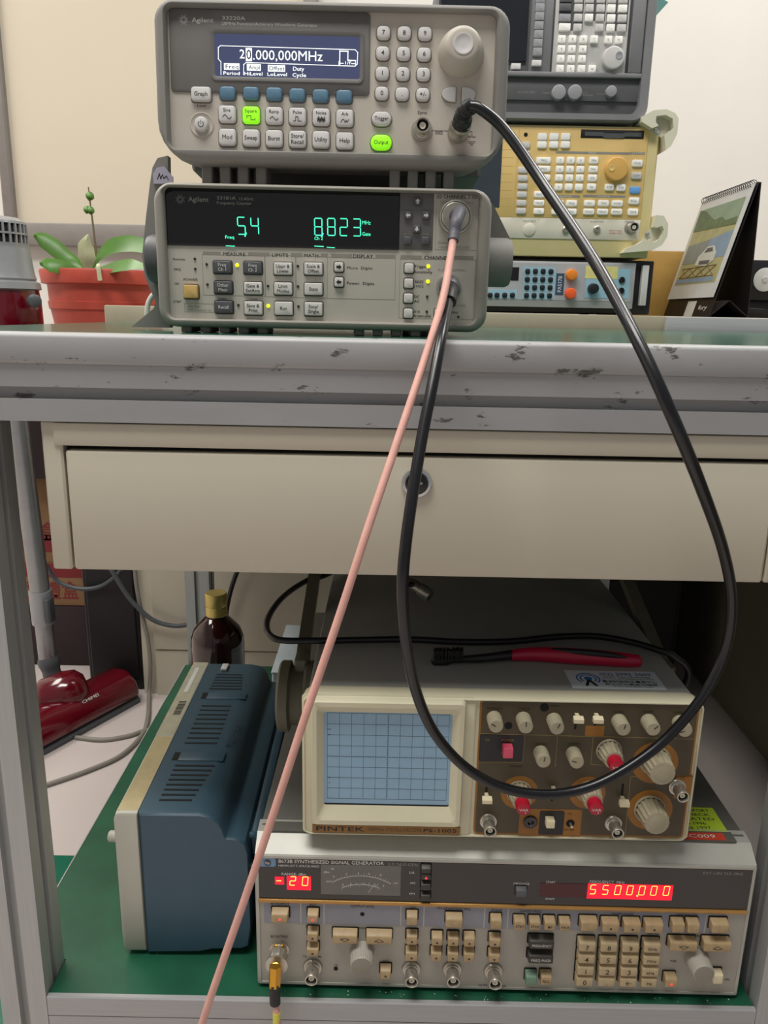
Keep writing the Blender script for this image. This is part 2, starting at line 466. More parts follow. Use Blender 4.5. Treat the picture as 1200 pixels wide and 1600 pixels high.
# glossy board in a grey frame on the back wall
t = thing('wall_board', 'large glossy cream board in a grey frame on the wall behind the orchid', 'board', (-0.75, 1.99, 0.9025))
MB(1.0).box(-0.143, 0.55, -0.012, 0.0, 0.052, 0.95).build('panel', 'board_cream', t)
MB(1.0).box(-0.170, 0.58, -0.03, 0.0, 0.0, 0.052, 0.004).build('bottom_rail', 'board_frame', t)
MB(1.0).box(-0.170, -0.143, -0.03, 0.0, 0.0522, 0.95, 0.004).build('side_rail', 'board_frame', t)
MB(1.0).box(0.548, 0.58, -0.03, 0.0, 0.0522, 0.95, 0.004).build('side_rail', 'board_frame', t)

# ================================================================== workbench
def slot_poly(x0, x1, y0, y1, w=0.0085, d=0.007):
    cx, cy = (x0 + x1) / 2, (y0 + y1) / 2; h = w / 2
    return [(x0, y0), (cx - h, y0), (cx - h, y0 + d), (cx + h, y0 + d), (cx + h, y0), (x1, y0), (x1, cy - h), (x1 - d, cy - h), (x1 - d, cy + h), (x1, cy + h), (x1, y1), (cx + h, y1), (cx + h, y1 - d), (cx - h, y1 - d), (cx - h, y1), (x0, y1), (x0, cy + h), (x0 + d, cy + h), (x0 + d, cy - h), (x0, cy - h)]
bench = thing('workbench', 'aluminium profile workbench with green top and lower shelf', 'workbench', (0, 0.549, 0))
BY = 0.549
def bb(name, m, fn, smooth=35, label=None):
    q = MB(1.0); fn(q)
    q.v = [(x, y - BY, z) for x, y, z in q.v]
    return q.build(name, m, bench, smooth, label)
bb('tabletop', 'green_top', lambda q: q.box(-0.36, 0.62, 0.558, 1.25, 0.722, 0.7425), label='dark green laminate worktop')
lip = [(0.560, 0.7430), (0.5505, 0.7429), (0.5480, 0.7420), (0.5466, 0.7395), (0.5462, 0.731), (0.5464, 0.7245), (0.5472, 0.7222), (0.549, 0.7213), (0.560, 0.7212)]
bb('edge_strip', 'alu_worn', lambda q: q.loft([[(x, p[0], p[1]) for p in lip] for x in (-0.36, 0.62)]), 60, label='worn rounded aluminium edge of the worktop')
def rail(q, z0, z1, x0, x1, y0=0.549):
    P = slot_poly(y0, y0 + 0.04, z0, z1)
    q.loft([[(x, p[0], p[1]) for p in P] for x in (x0, x1)])
bb('front_rail', 'alu_worn', lambda q: rail(q, 0.6812, 0.7212, -0.326, 0.60))
bb('back_rail', 'alu', lambda q: rail(q, 0.6812, 0.7212, -0.326, 0.374, 1.21))
for x0 in (-0.326, 0.334):
    for y0 in (0.549, 1.210):
        zt = 0.6810
        bb('post', 'alu_post', lambda q: q.loft([[(p[0], p[1], z) for p in slot_poly(x0, x0 + 0.04, y0, y0 + 0.04)] for z in (0.0, zt)]))
sp = [(-0.285, 0.5535), (0.333, 0.5535), (0.333, 0.5905), (0.378, 0.5905), (0.378, 1.208), (-0.330, 1.208), (-0.330, 0.5905), (-0.285, 0.5905)]
bb('lower_shelf', 'green_mat', lambda q: q.prism(sp, 0.1665, 0.177, 'z'), label='dusty green lower shelf')
bb('shelf_edge', 'alu', lambda q: q.loft([[(-0.3315, y, z) for y, z in ((0.592, 0.165), (0.592, 0.1775), (1.207, 0.1775), (1.207, 0.165))], [(-0.3302, y, z) for y, z in ((0.592, 0.165), (0.592, 0.1775), (1.207, 0.1775), (1.207, 0.165))]]))
shl = [(0.5535, 0.1776), (0.550, 0.1776), (0.5490, 0.1766), (0.5490, 0.1580), (0.5535, 0.1575)]
bb('shelf_edge', 'alu', lambda q: q.loft([[(x, p[0], p[1]) for p in shl] for x in (-0.2855, 0.3335)]), 40)
bb('shelf_rail', 'alu', lambda q: rail(q, 0.117, 0.157, -0.2855, 0.3335), label='slotted rail under the lower shelf')
bb('side_rail', 'alu', lambda q: q.box(-0.326, -0.29, 0.5895, 1.2095, 0.125, 0.165))
bb('side_rail', 'alu', lambda q: q.box(0.336, 0.372, 0.5895, 1.2095, 0.125, 0.165))

# ================================================================== drawer unit under the worktop
dr = thing('drawer_unit', 'cream painted steel drawer unit with a round chrome lock under the worktop', 'drawer', (0.026, 0.552, 0.5692))
def dd(name, m, x0, x1, y0, y1, z0, z1, bv=0.0, parent=None, label=None):
    q = MB(1.0); q.box(x0 - 0.026, x1 - 0.026, y0 - 0.552, y1 - 0.552, z0 - 0.5692, z1 - 0.5692, bv)
    return q.build(name, m, parent or dr, 35, label)
dd('top_strip', 'drawer_paint', -0.2385, 0.2995, 0.5515, 0.556, 0.6635, 0.6800, 0.0012)
dd('side_flange', 'drawer_paint', -0.2475, -0.2330, 0.5530, 0.575, 0.5692, 0.6805, 0.0015)
dd('side_flange', 'drawer_paint', 0.2865, 0.3005, 0.5530, 0.575, 0.5692, 0.6805, 0.0015)
dd('housing', 'drawer_dark', -0.2400, 0.2930, 0.562, 0.96, 0.5720, 0.6790)
df = dd('drawer_front', 'drawer_paint', -0.2310, 0.2850, 0.5520, 0.566, 0.5694, 0.6600, 0.002)
lk = (0.0236, 0.552, 0.6414)
q = MB(1.0); q.lathe([(0.0113, -0.0005), (0.0113, 0.0015), (0.0105, 0.0026), (0.0085, 0.0028), (0.0080, 0.0012)], (lk[0] - 0.026, 0.0, lk[2] - 0.5692), seg=32)
lo = q.build('lock', 'chrome', df, 40, 'round chrome lock ring')
q = MB(1.0); q.lathe([(0.0079, 0.0008), (0.0079, 0.0020), (0.0060, 0.0024)], (lk[0] - 0.026, 0.0, lk[2] - 0.5692), seg=24)
q.build('lock_core', 'black_gloss', df, 40)
q = MB(1.0); q.box(lk[0] - 0.026 - 0.004, lk[0] - 0.026 + 0.004, -0.0032, -0.0024, lk[2] - 0.5692 - 0.0008, lk[2] - 0.5692 + 0.0008)
q.box(lk[0] - 0.026 - 0.0008, lk[0] - 0.026 + 0.0008, -0.0032, -0.0024, lk[2] - 0.5692 - 0.003, lk[2] - 0.5692 + 0.003)
q.build('keyway', 'nickel', df, 0)

# ================================================================== function generator (upper instrument)
g = thing('function_generator', 'grey bench function generator showing 20.000,000MHz, stacked on the frequency counter', 'signal generator', (-0.1764, 0.640, 0.866), 0.4, 3.0)
cx, cz = 131.5, 58.5
b = MB()
b.loft([rr(cx, cz + 2, 250, 100, 12, 66, 6, 24), rr(cx, cz + 1, 256, 106, 14, 40, 6, 28), rr(cx, cz, 263, 113, 15, 8, 6, 30), rr(cx, cz, 263, 113, 15, -1, 6, 30), rr(cx, cz, 260, 110, 14, -5, 6, 28), rr(cx, cz, 255, 106, 12, -6.5, 6, 22), rr(cx - 0.5, 60.5, 247, 100.5, 7, -6.5, 6), rr(cx - 0.5, 60.5, 244, 98, 6, -4.5, 6), rr(cx - 0.5, 60.5, 243, 97.5, 5, 1.5, 6)], cap0=True, cap1=False)
b.build('bumper', 'bumper_grey', g, 50, 'grey rubber bumper around the front')
MB().box(10, 253, 60, 300, 10, 108, 3).build('case', 'gen_dark', g)
for x0 in (30, 176):
    b = MB()
    for k in range(4): b.box(x0 + k * 14, x0 + 8 + k * 14, 8, 40, -11, 6, 1)
    b.build('foot', 'bumper_grey', g)
for x0 in (30, 190):
    b = MB(); b.box(x0, x0 + 30, 235, 262, -4.2, 12, 2); b.build('rear_foot', 'bumper_grey', g)
b = MB(); b.loft([rr(cx - 0.5, 60.5, 243.5, 98, 5, 2.0), rr(cx - 0.5, 60.5, 243.5, 98, 5, 0.0)])
b.build('front_panel', 'gen_cream', g)
dk = (85.1, 80.7, 148.8, 56.6)
b = MB(); b.loft([rr(dk[0], dk[1], dk[2], dk[3], 3, 0.2), rr(dk[0], dk[1], dk[2], dk[3], 3, -0.7), rr(dk[0], dk[1], dk[2] - 0.8, dk[3] - 0.8, 3, -1.0)])
b.build('display_panel', 'gen_dark', g)
lc = (98.0, 78.1, 107.9, 28.8)
b = MB(); b.loft([rr(lc[0], lc[1], lc[2] + 7, lc[3] + 7, 4, -0.5), rr(lc[0], lc[1], lc[2] + 6, lc[3] + 6, 4, -1.7), rr(lc[0], lc[1], lc[2] + 3.2, lc[3] + 3.2, 3, -1.7), rr(lc[0], lc[1], lc[2], lc[3], 1.5, -1.0)], False, False)
b.build('display_bezel', 'gen_dark', g, 40)
b = MB(); b.loft([rr(lc[0], lc[1], lc[2] + 1, lc[3] + 1, 1, -0.4), rr(lc[0], lc[1], lc[2] + 1, lc[3] + 1, 1, -1.05)])
lcd = b.build('display_screen', 'lcd_back', g, 35, 'blue lit screen reading 20.000,000MHz')
b = MB(); Y = -1.1
def rowt(s, bx): tb_text(b, s, bx[0], bx[1], bx[3], Y, w=bx[2])
rowt('2', (64.4, 79.2, 3.7, 6.0)); rowt('.000,000MHz', (98.4, 78.8, 51.7, 6.7))
rowt('Period', (56.3, 65.9, 12.2, 2.3)); rowt('HiLevel', (72.6, 65.9, 13.5, 2.3)); rowt('LoLevel', (90.4, 65.8, 14.7, 2.3)); rowt('Duty', (106.4, 69.9, 8.3, 2.8)); rowt('Cycle', (106.9, 65.6, 10.2, 2.5)); rowt('1/F', (143.4, 74.6, 4.5, 1.9))
fr = [(48.4, 64.7), (48.5, 73.6), (46.7, 75.3), (46.8, 83.2), (48.5, 84.4), (148.4, 83.7), (150.4, 81.9), (150.2, 74.1), (148.5, 72.5), (67.3, 73.4), (65.5, 71.9), (65.2, 65.0)]
b.pline(fr, 0.45, Y)
b.pline([(137.1, 73.5), (137.1, 82.6), (143.1, 82.5), (143.1, 76.4), (148.9, 76.3)], 0.7, Y)
b.pline([(136.5, 75.6), (136.5, 73.1)], 0.5, Y); b.pline([(148.9, 75.4), (149.0, 73.2)], 0.5, Y); b.pline([(136.9, 74.3), (139.8, 74.3)], 0.5, Y); b.pline([(146.0, 74.2), (148.7, 74.2)], 0.5, Y)
for bx in ((69.4, 78.8, 4.6, 9.1), (56.5, 70.4, 11.6, 4.5), (73.0, 70.2, 10.4, 4.7), (89.9, 69.9, 12.8, 4.6)):
    b.flat(bx[0] - bx[2] / 2, bx[0] + bx[2] / 2, bx[1] - bx[3] / 2, bx[1] + bx[3] / 2, Y, 0.05)
b.build('screen_text', 'lcd_white', lcd, 0)
texts(lcd, 'lcd_ink', [('0', (69.4, 78.9, 3.7, 6.4)), ('Freq', (56.7, 70.4, 9.6, 2.9)), ('Ampl', (73.2, 70.2, 8.3, 2.8)), ('Offset', (90.1, 69.9, 11.7, 2.8))], -1.25, 'screen_text')
texts(g, 'print_white', [('Agilent', (35.6, 101.5, 16.1, 3.2)), ('33220A', (58.6, 103.2, 17.2, 2.5)), ('20MHz Function/Arbitrary Waveform Generator', (85.1, 99.6, 70.8, 2.1))], -1.1)
maker_logo(g, 'print_white', (21.6, 101.3), -1.05)
for c in ((53.2, 52.0), (70.8, 52.1), (88.2, 52.0), (105.5, 51.7), (123.0, 51.4), (140.7, 51.3)):
    key(g, 'softkey', 'key_blue', (c[0], c[1], 12, 8.6), 3, 2.6, 1.4, text=None, shade_ring='key_shade_warm', label='blue softkey')
key(g, 'key', 'key_light', (33.3, 50.8, 15.0, 9.7), 3, 2.4, 1.0, shade_ring='key_shade_warm', text='Graph', th=0.3, tw=0.66)
ks = [('Sine', (52.6, 37.3)), ('Square', (70.6, 37.0)), ('Ramp', (88.0, 36.9)), ('Pulse', (105.6, 36.8)), ('Noise', (123.5, 36.7)), ('Arb', (141.3, 36.3)), ('Mod', (52.5, 21.1)), ('Sweep', (70.4, 20.9)), ('Burst', (87.9, 20.8)), ('Store/\nRecall', (105.6, 20.7)), ('Utility', (123.4, 20.7)), ('Help', (141.4, 20.3))]
waves = {'Sine': [(-3.2 + 0.4 * i, 1.4 * math.sin(i * 0.3925)) for i in range(17)], 'Square': [(-3, -0.2), (-3, 1.4), (0, 1.4), (0, -1.4), (3, -1.4), (3, -0.2)], 'Ramp': [(-3, -0.2), (-1.4, 1.4), (1.6, -1.4), (3, 0)], 'Pulse': [(-3, -1.4), (-1.4, -1.4), (-1.4, 1.6), (0.4, 1.6), (0.4, -1.4), (3, -1.4)], 'Noise': [(-3 + 0.4 * i, (1.0 + 0.6 * (i % 3)) * (-1) ** i) for i in range(16)], 'Arb': [(-3, -1), (-1.8, 1), (-0.8, 1), (0.2, -1.2), (1.0, 0.4), (1.6, -1.0), (3, 0.9)]}
for s, c in ks:
    lit = s == 'Square'
    o = key(g, 'key', 'key_lit' if lit else 'key_light', (c[0], c[1], 13, 12.4), 3, 2.6, 1.2, shade_ring='key_shade_warm', text=None if s in waves else s, th=0.24, tw=0.74, label='lit green key' if lit else None)
    if s in waves:
        w = MB(); tb_text(w, s, 0, 2.6, 2.3, -3.12, maxw=10); w.pline([(p[0], p[1] - 2.2) for p in waves[s]], 0.42, -3.05)
        w.build('legend', 'print_black', o, 0)
for s, c in (('7', (169.4, 95.3)), ('8', (184.7, 95.4)), ('9', (200.1, 95.4)), ('4', (169.1, 81.6)), ('5', (184.6, 81.6)), ('6', (199.9, 81.4)), ('1', (169.0, 67.8)), ('2', (184.4, 67.8)), ('3', (199.8, 67.8)), ('0', (168.9, 54.1)), ('.', (184.2, 53.9)), ('+/-', (199.8, 53.8))):
    key(g, 'number_key', 'key_light', (c[0], c[1], 10, 8.6), 3, 3.2, 1.2, shade_ring='key_shade_warm', text=s, th=0.36)
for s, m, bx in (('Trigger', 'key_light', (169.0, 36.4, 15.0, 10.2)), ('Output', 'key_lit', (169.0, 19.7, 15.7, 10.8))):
    key(g, 'key', m, bx, 3, 5.3, 1.4, shade_ring='key_shade_warm', text=s, th=0.26, tw=0.7, label='oval lit green key' if m == 'key_lit' else 'oval key')
pw = (32.9, 29.9)
b = MB(); b.lathe([(9.2, -0.3), (9.0, 0.5), (8.4, 0.7), (7.6, 0.15)], (pw[0], 0, pw[1]), seg=32); b.build('power_recess', 'gen_cream', g, 40)
o = knob(g, pw[0], pw[1], 5.4, 5.2, 3.6, 'key_light', 'power_button', 28)
b = MB(); b.pline([(pw[0] + 2 * math.sin(math.radians(a)), pw[1] - 0.2 + 2 * math.cos(math.radians(a))) for a in range(40, 330, 20)], 0.4, -3.7); b.pline([(pw[0], pw[1] + 0.2), (pw[0], pw[1] + 2.4)], 0.4, -3.7); b.build('legend', 'counter_dark_key', o, 0)
kb = (227.3, 83.1)
b = MB(); b.lathe([(17.2, -0.3), (17.0, 1.5), (16.2, 6), (13.8, 14), (12.6, 17.2), (11.4, 18.4), (9.5, 19.0), (4.0, 19.0)], (kb[0], 0, kb[1]), seg=48)
rk = b.build('rotary_knob', 'gen_cream', g, 60, 'large cream tuning knob with finger dimple')
b = MB(); b.lathe([(7.4, 18.8), (7.2, 19.5), (6.4, 19.6), (5.6, 19.2), (2.0, 19.05)], (kb[0], 0, kb[1]), seg=36); b.build('finger_dimple', 'key_light', rk, 60)
for s, c in ((-1, (219.3, 54.4)), (1, (234.2, 54.5))):
    w, h = 10.5, 10.5
    P = [(s * -w / 2, -h / 2), (s * -w / 2, h / 2)] + [(s * (-w / 2 + 2.5 + (w - 2.5) * math.sin(math.radians(a))), h / 2 * math.cos(math.radians(a))) for a in range(0, 181, 20)]
    q = MB(); q.loft([[(c[0] + p[0] * 1.08, 0.2, c[1] + p[1] * 1.08) for p in P], [(c[0] + p[0] * 1.07, -0.3, c[1] + p[1] * 1.07) for p in P]]); oo = q.build('arrow_key', 'key_shade_warm', g)
    q = MB(); q.loft([[(c[0] + p[0], -0.5, c[1] + p[1]) for p in P], [(c[0] + p[0], -1.6, c[1] + p[1]) for p in P], [(c[0] + p[0] * 0.9, -2.0, c[1] + p[1] * 0.9) for p in P]]); q.build('key_face', 'key_light', oo)
sy = (199.7, 29.3); bnc(g, sy[0], sy[1], 15, R=8.0)
oc = (227.2, 28.2); bnc(g, oc[0], oc[1], 15, R=8.0, plugged=True)
b = MB()
e = (237.9, 22.1)
b.pline([(sy[0] + 8, sy[1]), (oc[0] - 8, sy[1])], 0.3, 0); b.pline([(oc[0] + 7, oc[1] + 1), (e[0], oc[1] + 1), (e[0], oc[1] - 2)], 0.3, 0)
texts(g, 'print_black', [('Sync', (199.7, 41.8, 7.0, 2.2)), ('Local', (33.1, 43.4, 6.6, 1.8)), ('50Ω', (212.7, 27.8, 5.6, 2.1)), ('42Vpk', (238.1, 25.6, 5.6, 1.5))], -0.12)
for k in range(3): b.pline([(e[0] - 3 + k, e[1] - k * 1.2), (e[0] + 3 - k, e[1] - k * 1.2)], 0.35, 0)
b.build('panel_print', 'print_black', g, 0)

# ================================================================== frequency counter
c = thing('frequency_counter', 'grey frequency counter with black display of green digits standing on the worktop', 'frequency counter', (-0.1764, 0.6247, 0.752), 1.2)
cx, cz = 126.5, 47.5
b = MB()
b.loft([rr(cx, cz, 242, 92, 10, 60, 6), rr(cx, cz, 254, 103, 13, 30, 6), rr(cx, cz, 255, 105, 14, -2, 6), rr(cx, cz, 252, 102, 13, -6, 6), rr(cx, cz, 249, 100, 12, -7, 6), rr(cx - 0.8, 49, 241, 98, 7, -7, 6), rr(cx - 0.8, 49, 237.5, 95.5, 5, -5, 6), rr(cx - 0.8, 49, 237, 95, 4, 1.5, 6)], True, False)
b.build('bumper', 'bumper_warm', c, 50, 'warm grey bumper around the front')
MB().box(8, 245, 50, 340, 2, 96, 3).build('case', 'bumper_grey', c)
for x0 in (14, 150):
    b = MB()
    for k in range(5): b.box(x0 + k * 15, x0 + 8 + k * 15, 2, 40, -9.3, -3, 1)
    b.build('foot', 'bumper_warm', c)
for x0 in (20, 200):
    b = MB(); b.box(x0, x0 + 30, 270, 300, -9.3, 4, 2); b.build('rear_foot', 'bumper_grey', c)
MB().loft([rr(cx - 0.8, 49, 238, 96, 4, 2.0), rr(cx - 0.8, 49, 238, 96, 4, 0.0)]).build('front_panel', 'counter_panel', c)
dp = (95.4, 76.0, 177.3, 41.3)
MB().box(dp[0] - dp[2] / 2, dp[0] + dp[2] / 2, -1.0, 0.5, dp[1] - dp[3] / 2, dp[1] + dp[3] / 2, 0.4).build('display_window', 'black_gloss', c, 35, 'glossy black display window')
b = MB(); Y = -1.15
for ch, x, yy in (('5', 290, 424), ('4', 366, 424), ('8', 741, 431), ('8', 815, 431), ('2', 890, 432), ('3', 965, 434)):
    u, v = {290: (64.0, 70.5), 366: (74.1, 70.6), 741: (122.4, 71.0), 815: (132.3, 71.1), 890: (141.7, 71.1), 965: (151.7, 71.1)}[x]
    b = MB(); sevenseg(b, ch, u, v, 5.6, 12.2, 0.75, Y, -0.02); b.build('display_digit', 'vfd', c, 0, 'glowing green display digit')
for p in ((67.4, 65.2), (125.8, 66.1)):
    b = MB(); b.pline([p, (p[0] - 0.8, p[1] - 2.0)], 1.0, Y); b.build('digit_comma', 'vfd', c, 0)
texts(c, 'vfd', [('Freq', (54.8, 62.2, 6.7, 2.3)), ('Ch 2', (122.6, 62.7, 6.5, 2.2)), ('MHz', (159.0, 74.8, 6.4, 2.7)), ('Gate', (159.1, 66.6, 6.4, 2.5))], Y, 'display_lettering')
for x0, x1 in (((52.0, 55.8), (58.3, 55.7)), ((119.6, 57.0), (126.2, 56.8)), ((129.1, 56.3), (134.7, 56.1))):
    b = MB(); b.pline([x0, x1], 0.6, Y); b.build('display_bar', 'vfd', c, 0)
texts(c, 'print_grey', [('Agilent', (32.1, 88.7, 15.2, 3.4)), ('53181A', (53.2, 90.1, 14.1, 2.3)), ('12.4GHz', (68.3, 89.8, 10.6, 1.9)), ('Frequency Counter', (59.0, 86.6, 26.1, 2.1))], -1.1)
maker_logo(c, 'print_grey', (18.4, 88.3), -1.05)
pd = (197.0, 76.4, 25.9, 40.9)
MB().box(pd[0] - pd[2] / 2, pd[0] + pd[2] / 2, -0.6, 0.5, pd[1] - pd[3] / 2, pd[1] + pd[3] / 2, 0.3).build('arrow_pad', 'counter_pad', c)
for s, p in (('up', (197.5, 90.6)), ('left', (190.6, 80.6)), ('right', (204.2, 80.8)), ('down', (197.4, 70.9)), ('', (190.6, 62.4)), ('', (204.3, 62.5))):
    o = key(c, 'arrow_key' if s else 'key', 'counter_dark_key', (p[0], p[1], 6.4, 6.4), 2.5, 1.0, 0.7, shade_ring='key_shade_dark')
    if s:
        a = {'up': 0, 'left': 90, 'right': -90, 'down': 180}[s]; ca, sa = math.cos(math.radians(a)), math.sin(math.radians(a))
        P = [(x * ca - z * sa, x * sa + z * ca) for x, z in ((0, 1.9), (1.9, 0.1), (0.8, 0.1), (0.8, -1.7), (-0.8, -1.7), (-0.8, 0.1), (-1.9, 0.1))]
        MB().prism(P, -2.5, -2.65).build('legend', 'print_white', o, 0)
texts(c, 'print_grey', [('+/-', (190.6, 67.0, 6.7, 1.9)), ('Enter', (204.6, 67.6, 6.2, 1.7))], -0.75)
for s, m, bx in (('Freq\nCh 1', 'counter_dark_key', (48.7, 40.2, 14.2, 9.1)), ('Freq\nCh 2', 'counter_dark_key', (72.0, 40.2, 14.1, 9.2)), ('Other\nMeas', 'counter_dark_key', (48.9, 25.2, 14.2, 9.3)), ('Recall', 'counter_dark_key', (48.9, 10.5, 14.2, 9.4)), ('Uppr &\nLower', 'counter_light_key', (95.2, 40.0, 14.1, 9.3)), ('Scale &\nOffset', 'counter_light_key', (118.6, 40.4, 14.2, 9.3)), ('Gate &\nExtArm', 'counter_light_key', (71.9, 25.0, 14.2, 9.3)), ('Limit\nModes', 'counter_light_key', (95.2, 25.2, 14.2, 9.4)), ('Stats', 'counter_light_key', (118.6, 25.3, 14.2, 9.4)), ('Save &\nPrint', 'counter_light_key', (71.8, 10.2, 14.3, 9.5)), ('Run', 'counter_light_key', (95.4, 10.4, 14.1, 9.5)), ('Stop/\nSingle', 'counter_light_key', (118.6, 10.4, 14.3, 9.7))):
    key(c, 'key', m, bx, 3, 1.0, 0.8, shade_ring='key_shade_dark', text=s, tm='print_white' if m == 'counter_dark_key' else 'print_black', th=0.26, tw=0.8)
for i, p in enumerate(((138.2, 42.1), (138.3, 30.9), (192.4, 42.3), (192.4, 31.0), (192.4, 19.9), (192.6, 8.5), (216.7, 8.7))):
    ko = key(c, 'key', 'counter_light_key', (p[0], p[1], 6.6, 6.6), 2.5, 1.2, 0.7, shade_ring='key_shade_dark')
    if i < 2:
        s_ = 1 if i == 0 else -1
        MB().prism([(s_ * 2.1, 0), (0.1 * s_, 2.0), (0.1 * s_, 0.9), (-1.9 * s_, 0.9), (-1.9 * s_, -0.9), (0.1 * s_, -0.9), (0.1 * s_, -2.0)], -2.5, -2.65).build('legend', 'print_black', ko, 0)
key(c, 'power_button', 'power_yellow', (24.0, 21.6, 11.1, 9.9), 4, 1.0, 0.8, shade_ring='key_shade_dark', label='yellow power button')
for on, p in ((0, (36.4, 42.1)), (1, (59.8, 41.9)), (0, (36.5, 27.2)), (0, (83.2, 27.0)), (0, (106.5, 27.1)), (0, (59.9, 12.2)), (1, (83.2, 12.0)), (0, (106.7, 12.1)), (0, (106.5, 42.2)), (0, (27.5, 45.9)), (0, (27.5, 38.5)), (1, (207.3, 44.0)), (1, (207.3, 32.7)), (0, (207.1, 21.5)), (0, (207.1, 10.1)), (0, (232.1, 6.5))):
    r = 1.35 if on else 1.0
    MB().lathe([(r, -0.2), (r, 0.4), (r * 0.6, 0.9)], (p[0], 0, p[1]), seg=14).build('indicator_led', 'led_yellow' if on else 'led_off', c, 40, 'glowing yellow indicator' if on else None)
texts(c, 'print_black', [('MEASURE', (57.8, 50.0, 16.9, 2.4)), ('LIMITS', (92.9, 50.0, 12.4, 2.5)), ('MATH', (116.9, 50.2, 10.8, 2.4)), ('DISPLAY', (156.7, 50.4, 15.4, 2.6)), ('CHANNEL 1', (214.8, 50.5, 21.7, 2.6)), ('CHANNEL 2', (227.3, 94.8, 20.4, 2.5)), ('POWER', (23.7, 30.6, 10.8, 1.9)), ('Remote', (15.4, 45.5, 9.0, 1.6)), ('SRQ', (13.7, 38.0, 5.4, 1.5)), ('ON', (12.7, 27.4, 3.4, 1.5)), ('STBY', (12.7, 13.9, 6.2, 1.6)), ('More  Digits', (154.2, 41.8, 19.7, 2.0)), ('Fewer  Digits', (155.0, 30.4, 21.3, 2.0)), ('Trigger', (201.4, 43.8, 9.9, 1.9)), ('Sensitivity', (203.6, 39.8, 14.0, 1.9)), ('50Ω', (200.4, 32.4, 6.7, 1.9)), ('1MΩ', (200.4, 29.0, 6.9, 1.9)), ('DC', (198.9, 21.2, 4.0, 1.9)), ('AC', (199.1, 17.8, 4.4, 1.9)), ('X10', (199.2, 9.9, 5.0, 1.8)), ('Attenuate', (203.6, 6.8, 14.0, 2.1)), ('100 kHz', (226.4, 9.9, 10.7, 1.8)), ('Local', (71.8, 17.0, 5.9, 1.2)), ('Utility', (47.8, 16.7, 7.1, 1.6))])
texts(c, 'counter_bar', [('225MHz-12.4GHz', (227.3, 90.8, 25.8, 1.6)), ('Damage', (218.8, 61.6, 9.3, 1.5)), ('+25dBm MAX 50Ω', (226.6, 58.4, 24.8, 1.7)), ('0.1Hz-225MHz', (225.3, 41.7, 21.0, 1.6)), ('MAX 50Ω', (230.8, 15.2, 12.8, 1.7)), ('Utility Menu', (25.0, 10.6, 10.2, 1.5)), ('Hold at power up', (29.2, 8.0, 19.0, 1.5))])
b = MB()
for bx in ((40.6, 50.2, 13.7, 2.4), (76.6, 50.3, 16.7, 2.6), (105.6, 50.3, 8.8, 2.8), (126.8, 50.4, 5.3, 2.5), (140.2, 50.3, 16.0, 2.8), (174.0, 50.6, 15.3, 2.6), (193.8, 50.3, 16.3, 3.0), (234.4, 50.8, 15.4, 2.8), (214.0, 94.6, 3.9, 3.2), (240.8, 95.0, 4.5, 3.1)):
    b.flat(bx[0] - bx[2] / 2, bx[0] + bx[2] / 2, bx[1] - bx[3] / 2, bx[1] + bx[3] / 2, 0, 0.1)
for bx in ((57.1, 34.3, 47.8, 29.9), (93.0, 34.4, 23.4, 30.7), (117.1, 34.3, 24.2, 30.9), (150.8, 34.0, 62.0, 30.7), (214.6, 27.1, 58.5, 44.6), (228.4, 76.3, 32.8, 39.6), (29.4, 9.6, 22.4, 6.3)):
    x0, x1, z0, z1 = bx[0] - bx[2] / 2, bx[0] + bx[2] / 2, bx[1] - bx[3] / 2, bx[1] + bx[3] / 2
    b.pline([(x0, z0), (x1, z0), (x1, z1), (x0, z1)], 0.25, 0, True)
b.build('panel_print', 'counter_bar', c, 0)
n2 = (226.3, 79.7)
b = MB(); b.lathe([(12.6, -0.3), (12.6, 5), (12.2, 6.5), (11.2, 6.8), (10.9, 5.0)], (n2[0], 0, n2[1]), seg=40)
n = b.build('n_connector', 'nickel', c, 40, 'large nickel ring of the channel 2 connector')
b = MB(); b.lathe([(10.6, 4.0), (10.6, 7.0), (10.0, 7.6), (5.0, 8.0)], (n2[0], 0, n2[1]), seg=32); b.build('adapter_plate', 'nickel', n, 40)
n1 = (223.4, 29.6)
b = MB(); b.lathe([(9.5, -0.3), (9.5, 1.2), (8.0, 1.8), (6.4, 2.0), (6.2, 13)], (n1[0], 0, n1[1]), seg=32); b.build('bnc_connector', 'nickel', c, 40)
# bail handle
he = (278.3, 50.6); hl = (-22.7, 48.4)
for hx, sx, x0 in ((he, 1, 247.0), (hl, -1, 6.0)):
    L = abs(hx[0] - x0); hd = MB(); hd.lathe([(19.5, 0), (19.5, L - 4), (18, L - 0.8), (9, L)], (x0, 45 if sx > 0 else 56, hx[1]), (sx, 0, 0), 36); hd.build('handle_hub', 'bumper_grey' if sx > 0 else 'counter_dark_key', c, 40, 'round handle pivot')
arm = [(-4.7, 129.8), (-13.2, 127.7), (-17.7, 120.3), (-20.5, 107.5), (-25.2, 81.6), (-30.1, 51.0), (-28.9, 34.5), (-20.8, 13.7), (-22.8, 8.4), (-42.8, -7.5), (-9.4, -7.4)]
MB().prism(arm, 62, 72).build('handle_arm', 'bumper_grey', c, label='grey handle arm with flared foot')
MB().prism([(259.4, 102.6), (265.0, 96.8), (280.0, 71.2), (280.0, 61.5), (261.6, 59.5)], 62, 70).build('handle_arm', 'bumper_grey', c)
b = MB(); b.prism([(-16.8, 107.8), (-17.0, 115.1), (-13.6, 120.1), (-7.8, 121.2), (-0.9, 113.5), (-1.1, 108.1)], 60.0, 61.9); st = b.build('sticker', 'lilac_sticker', c, label='small lilac sticker with handwriting')
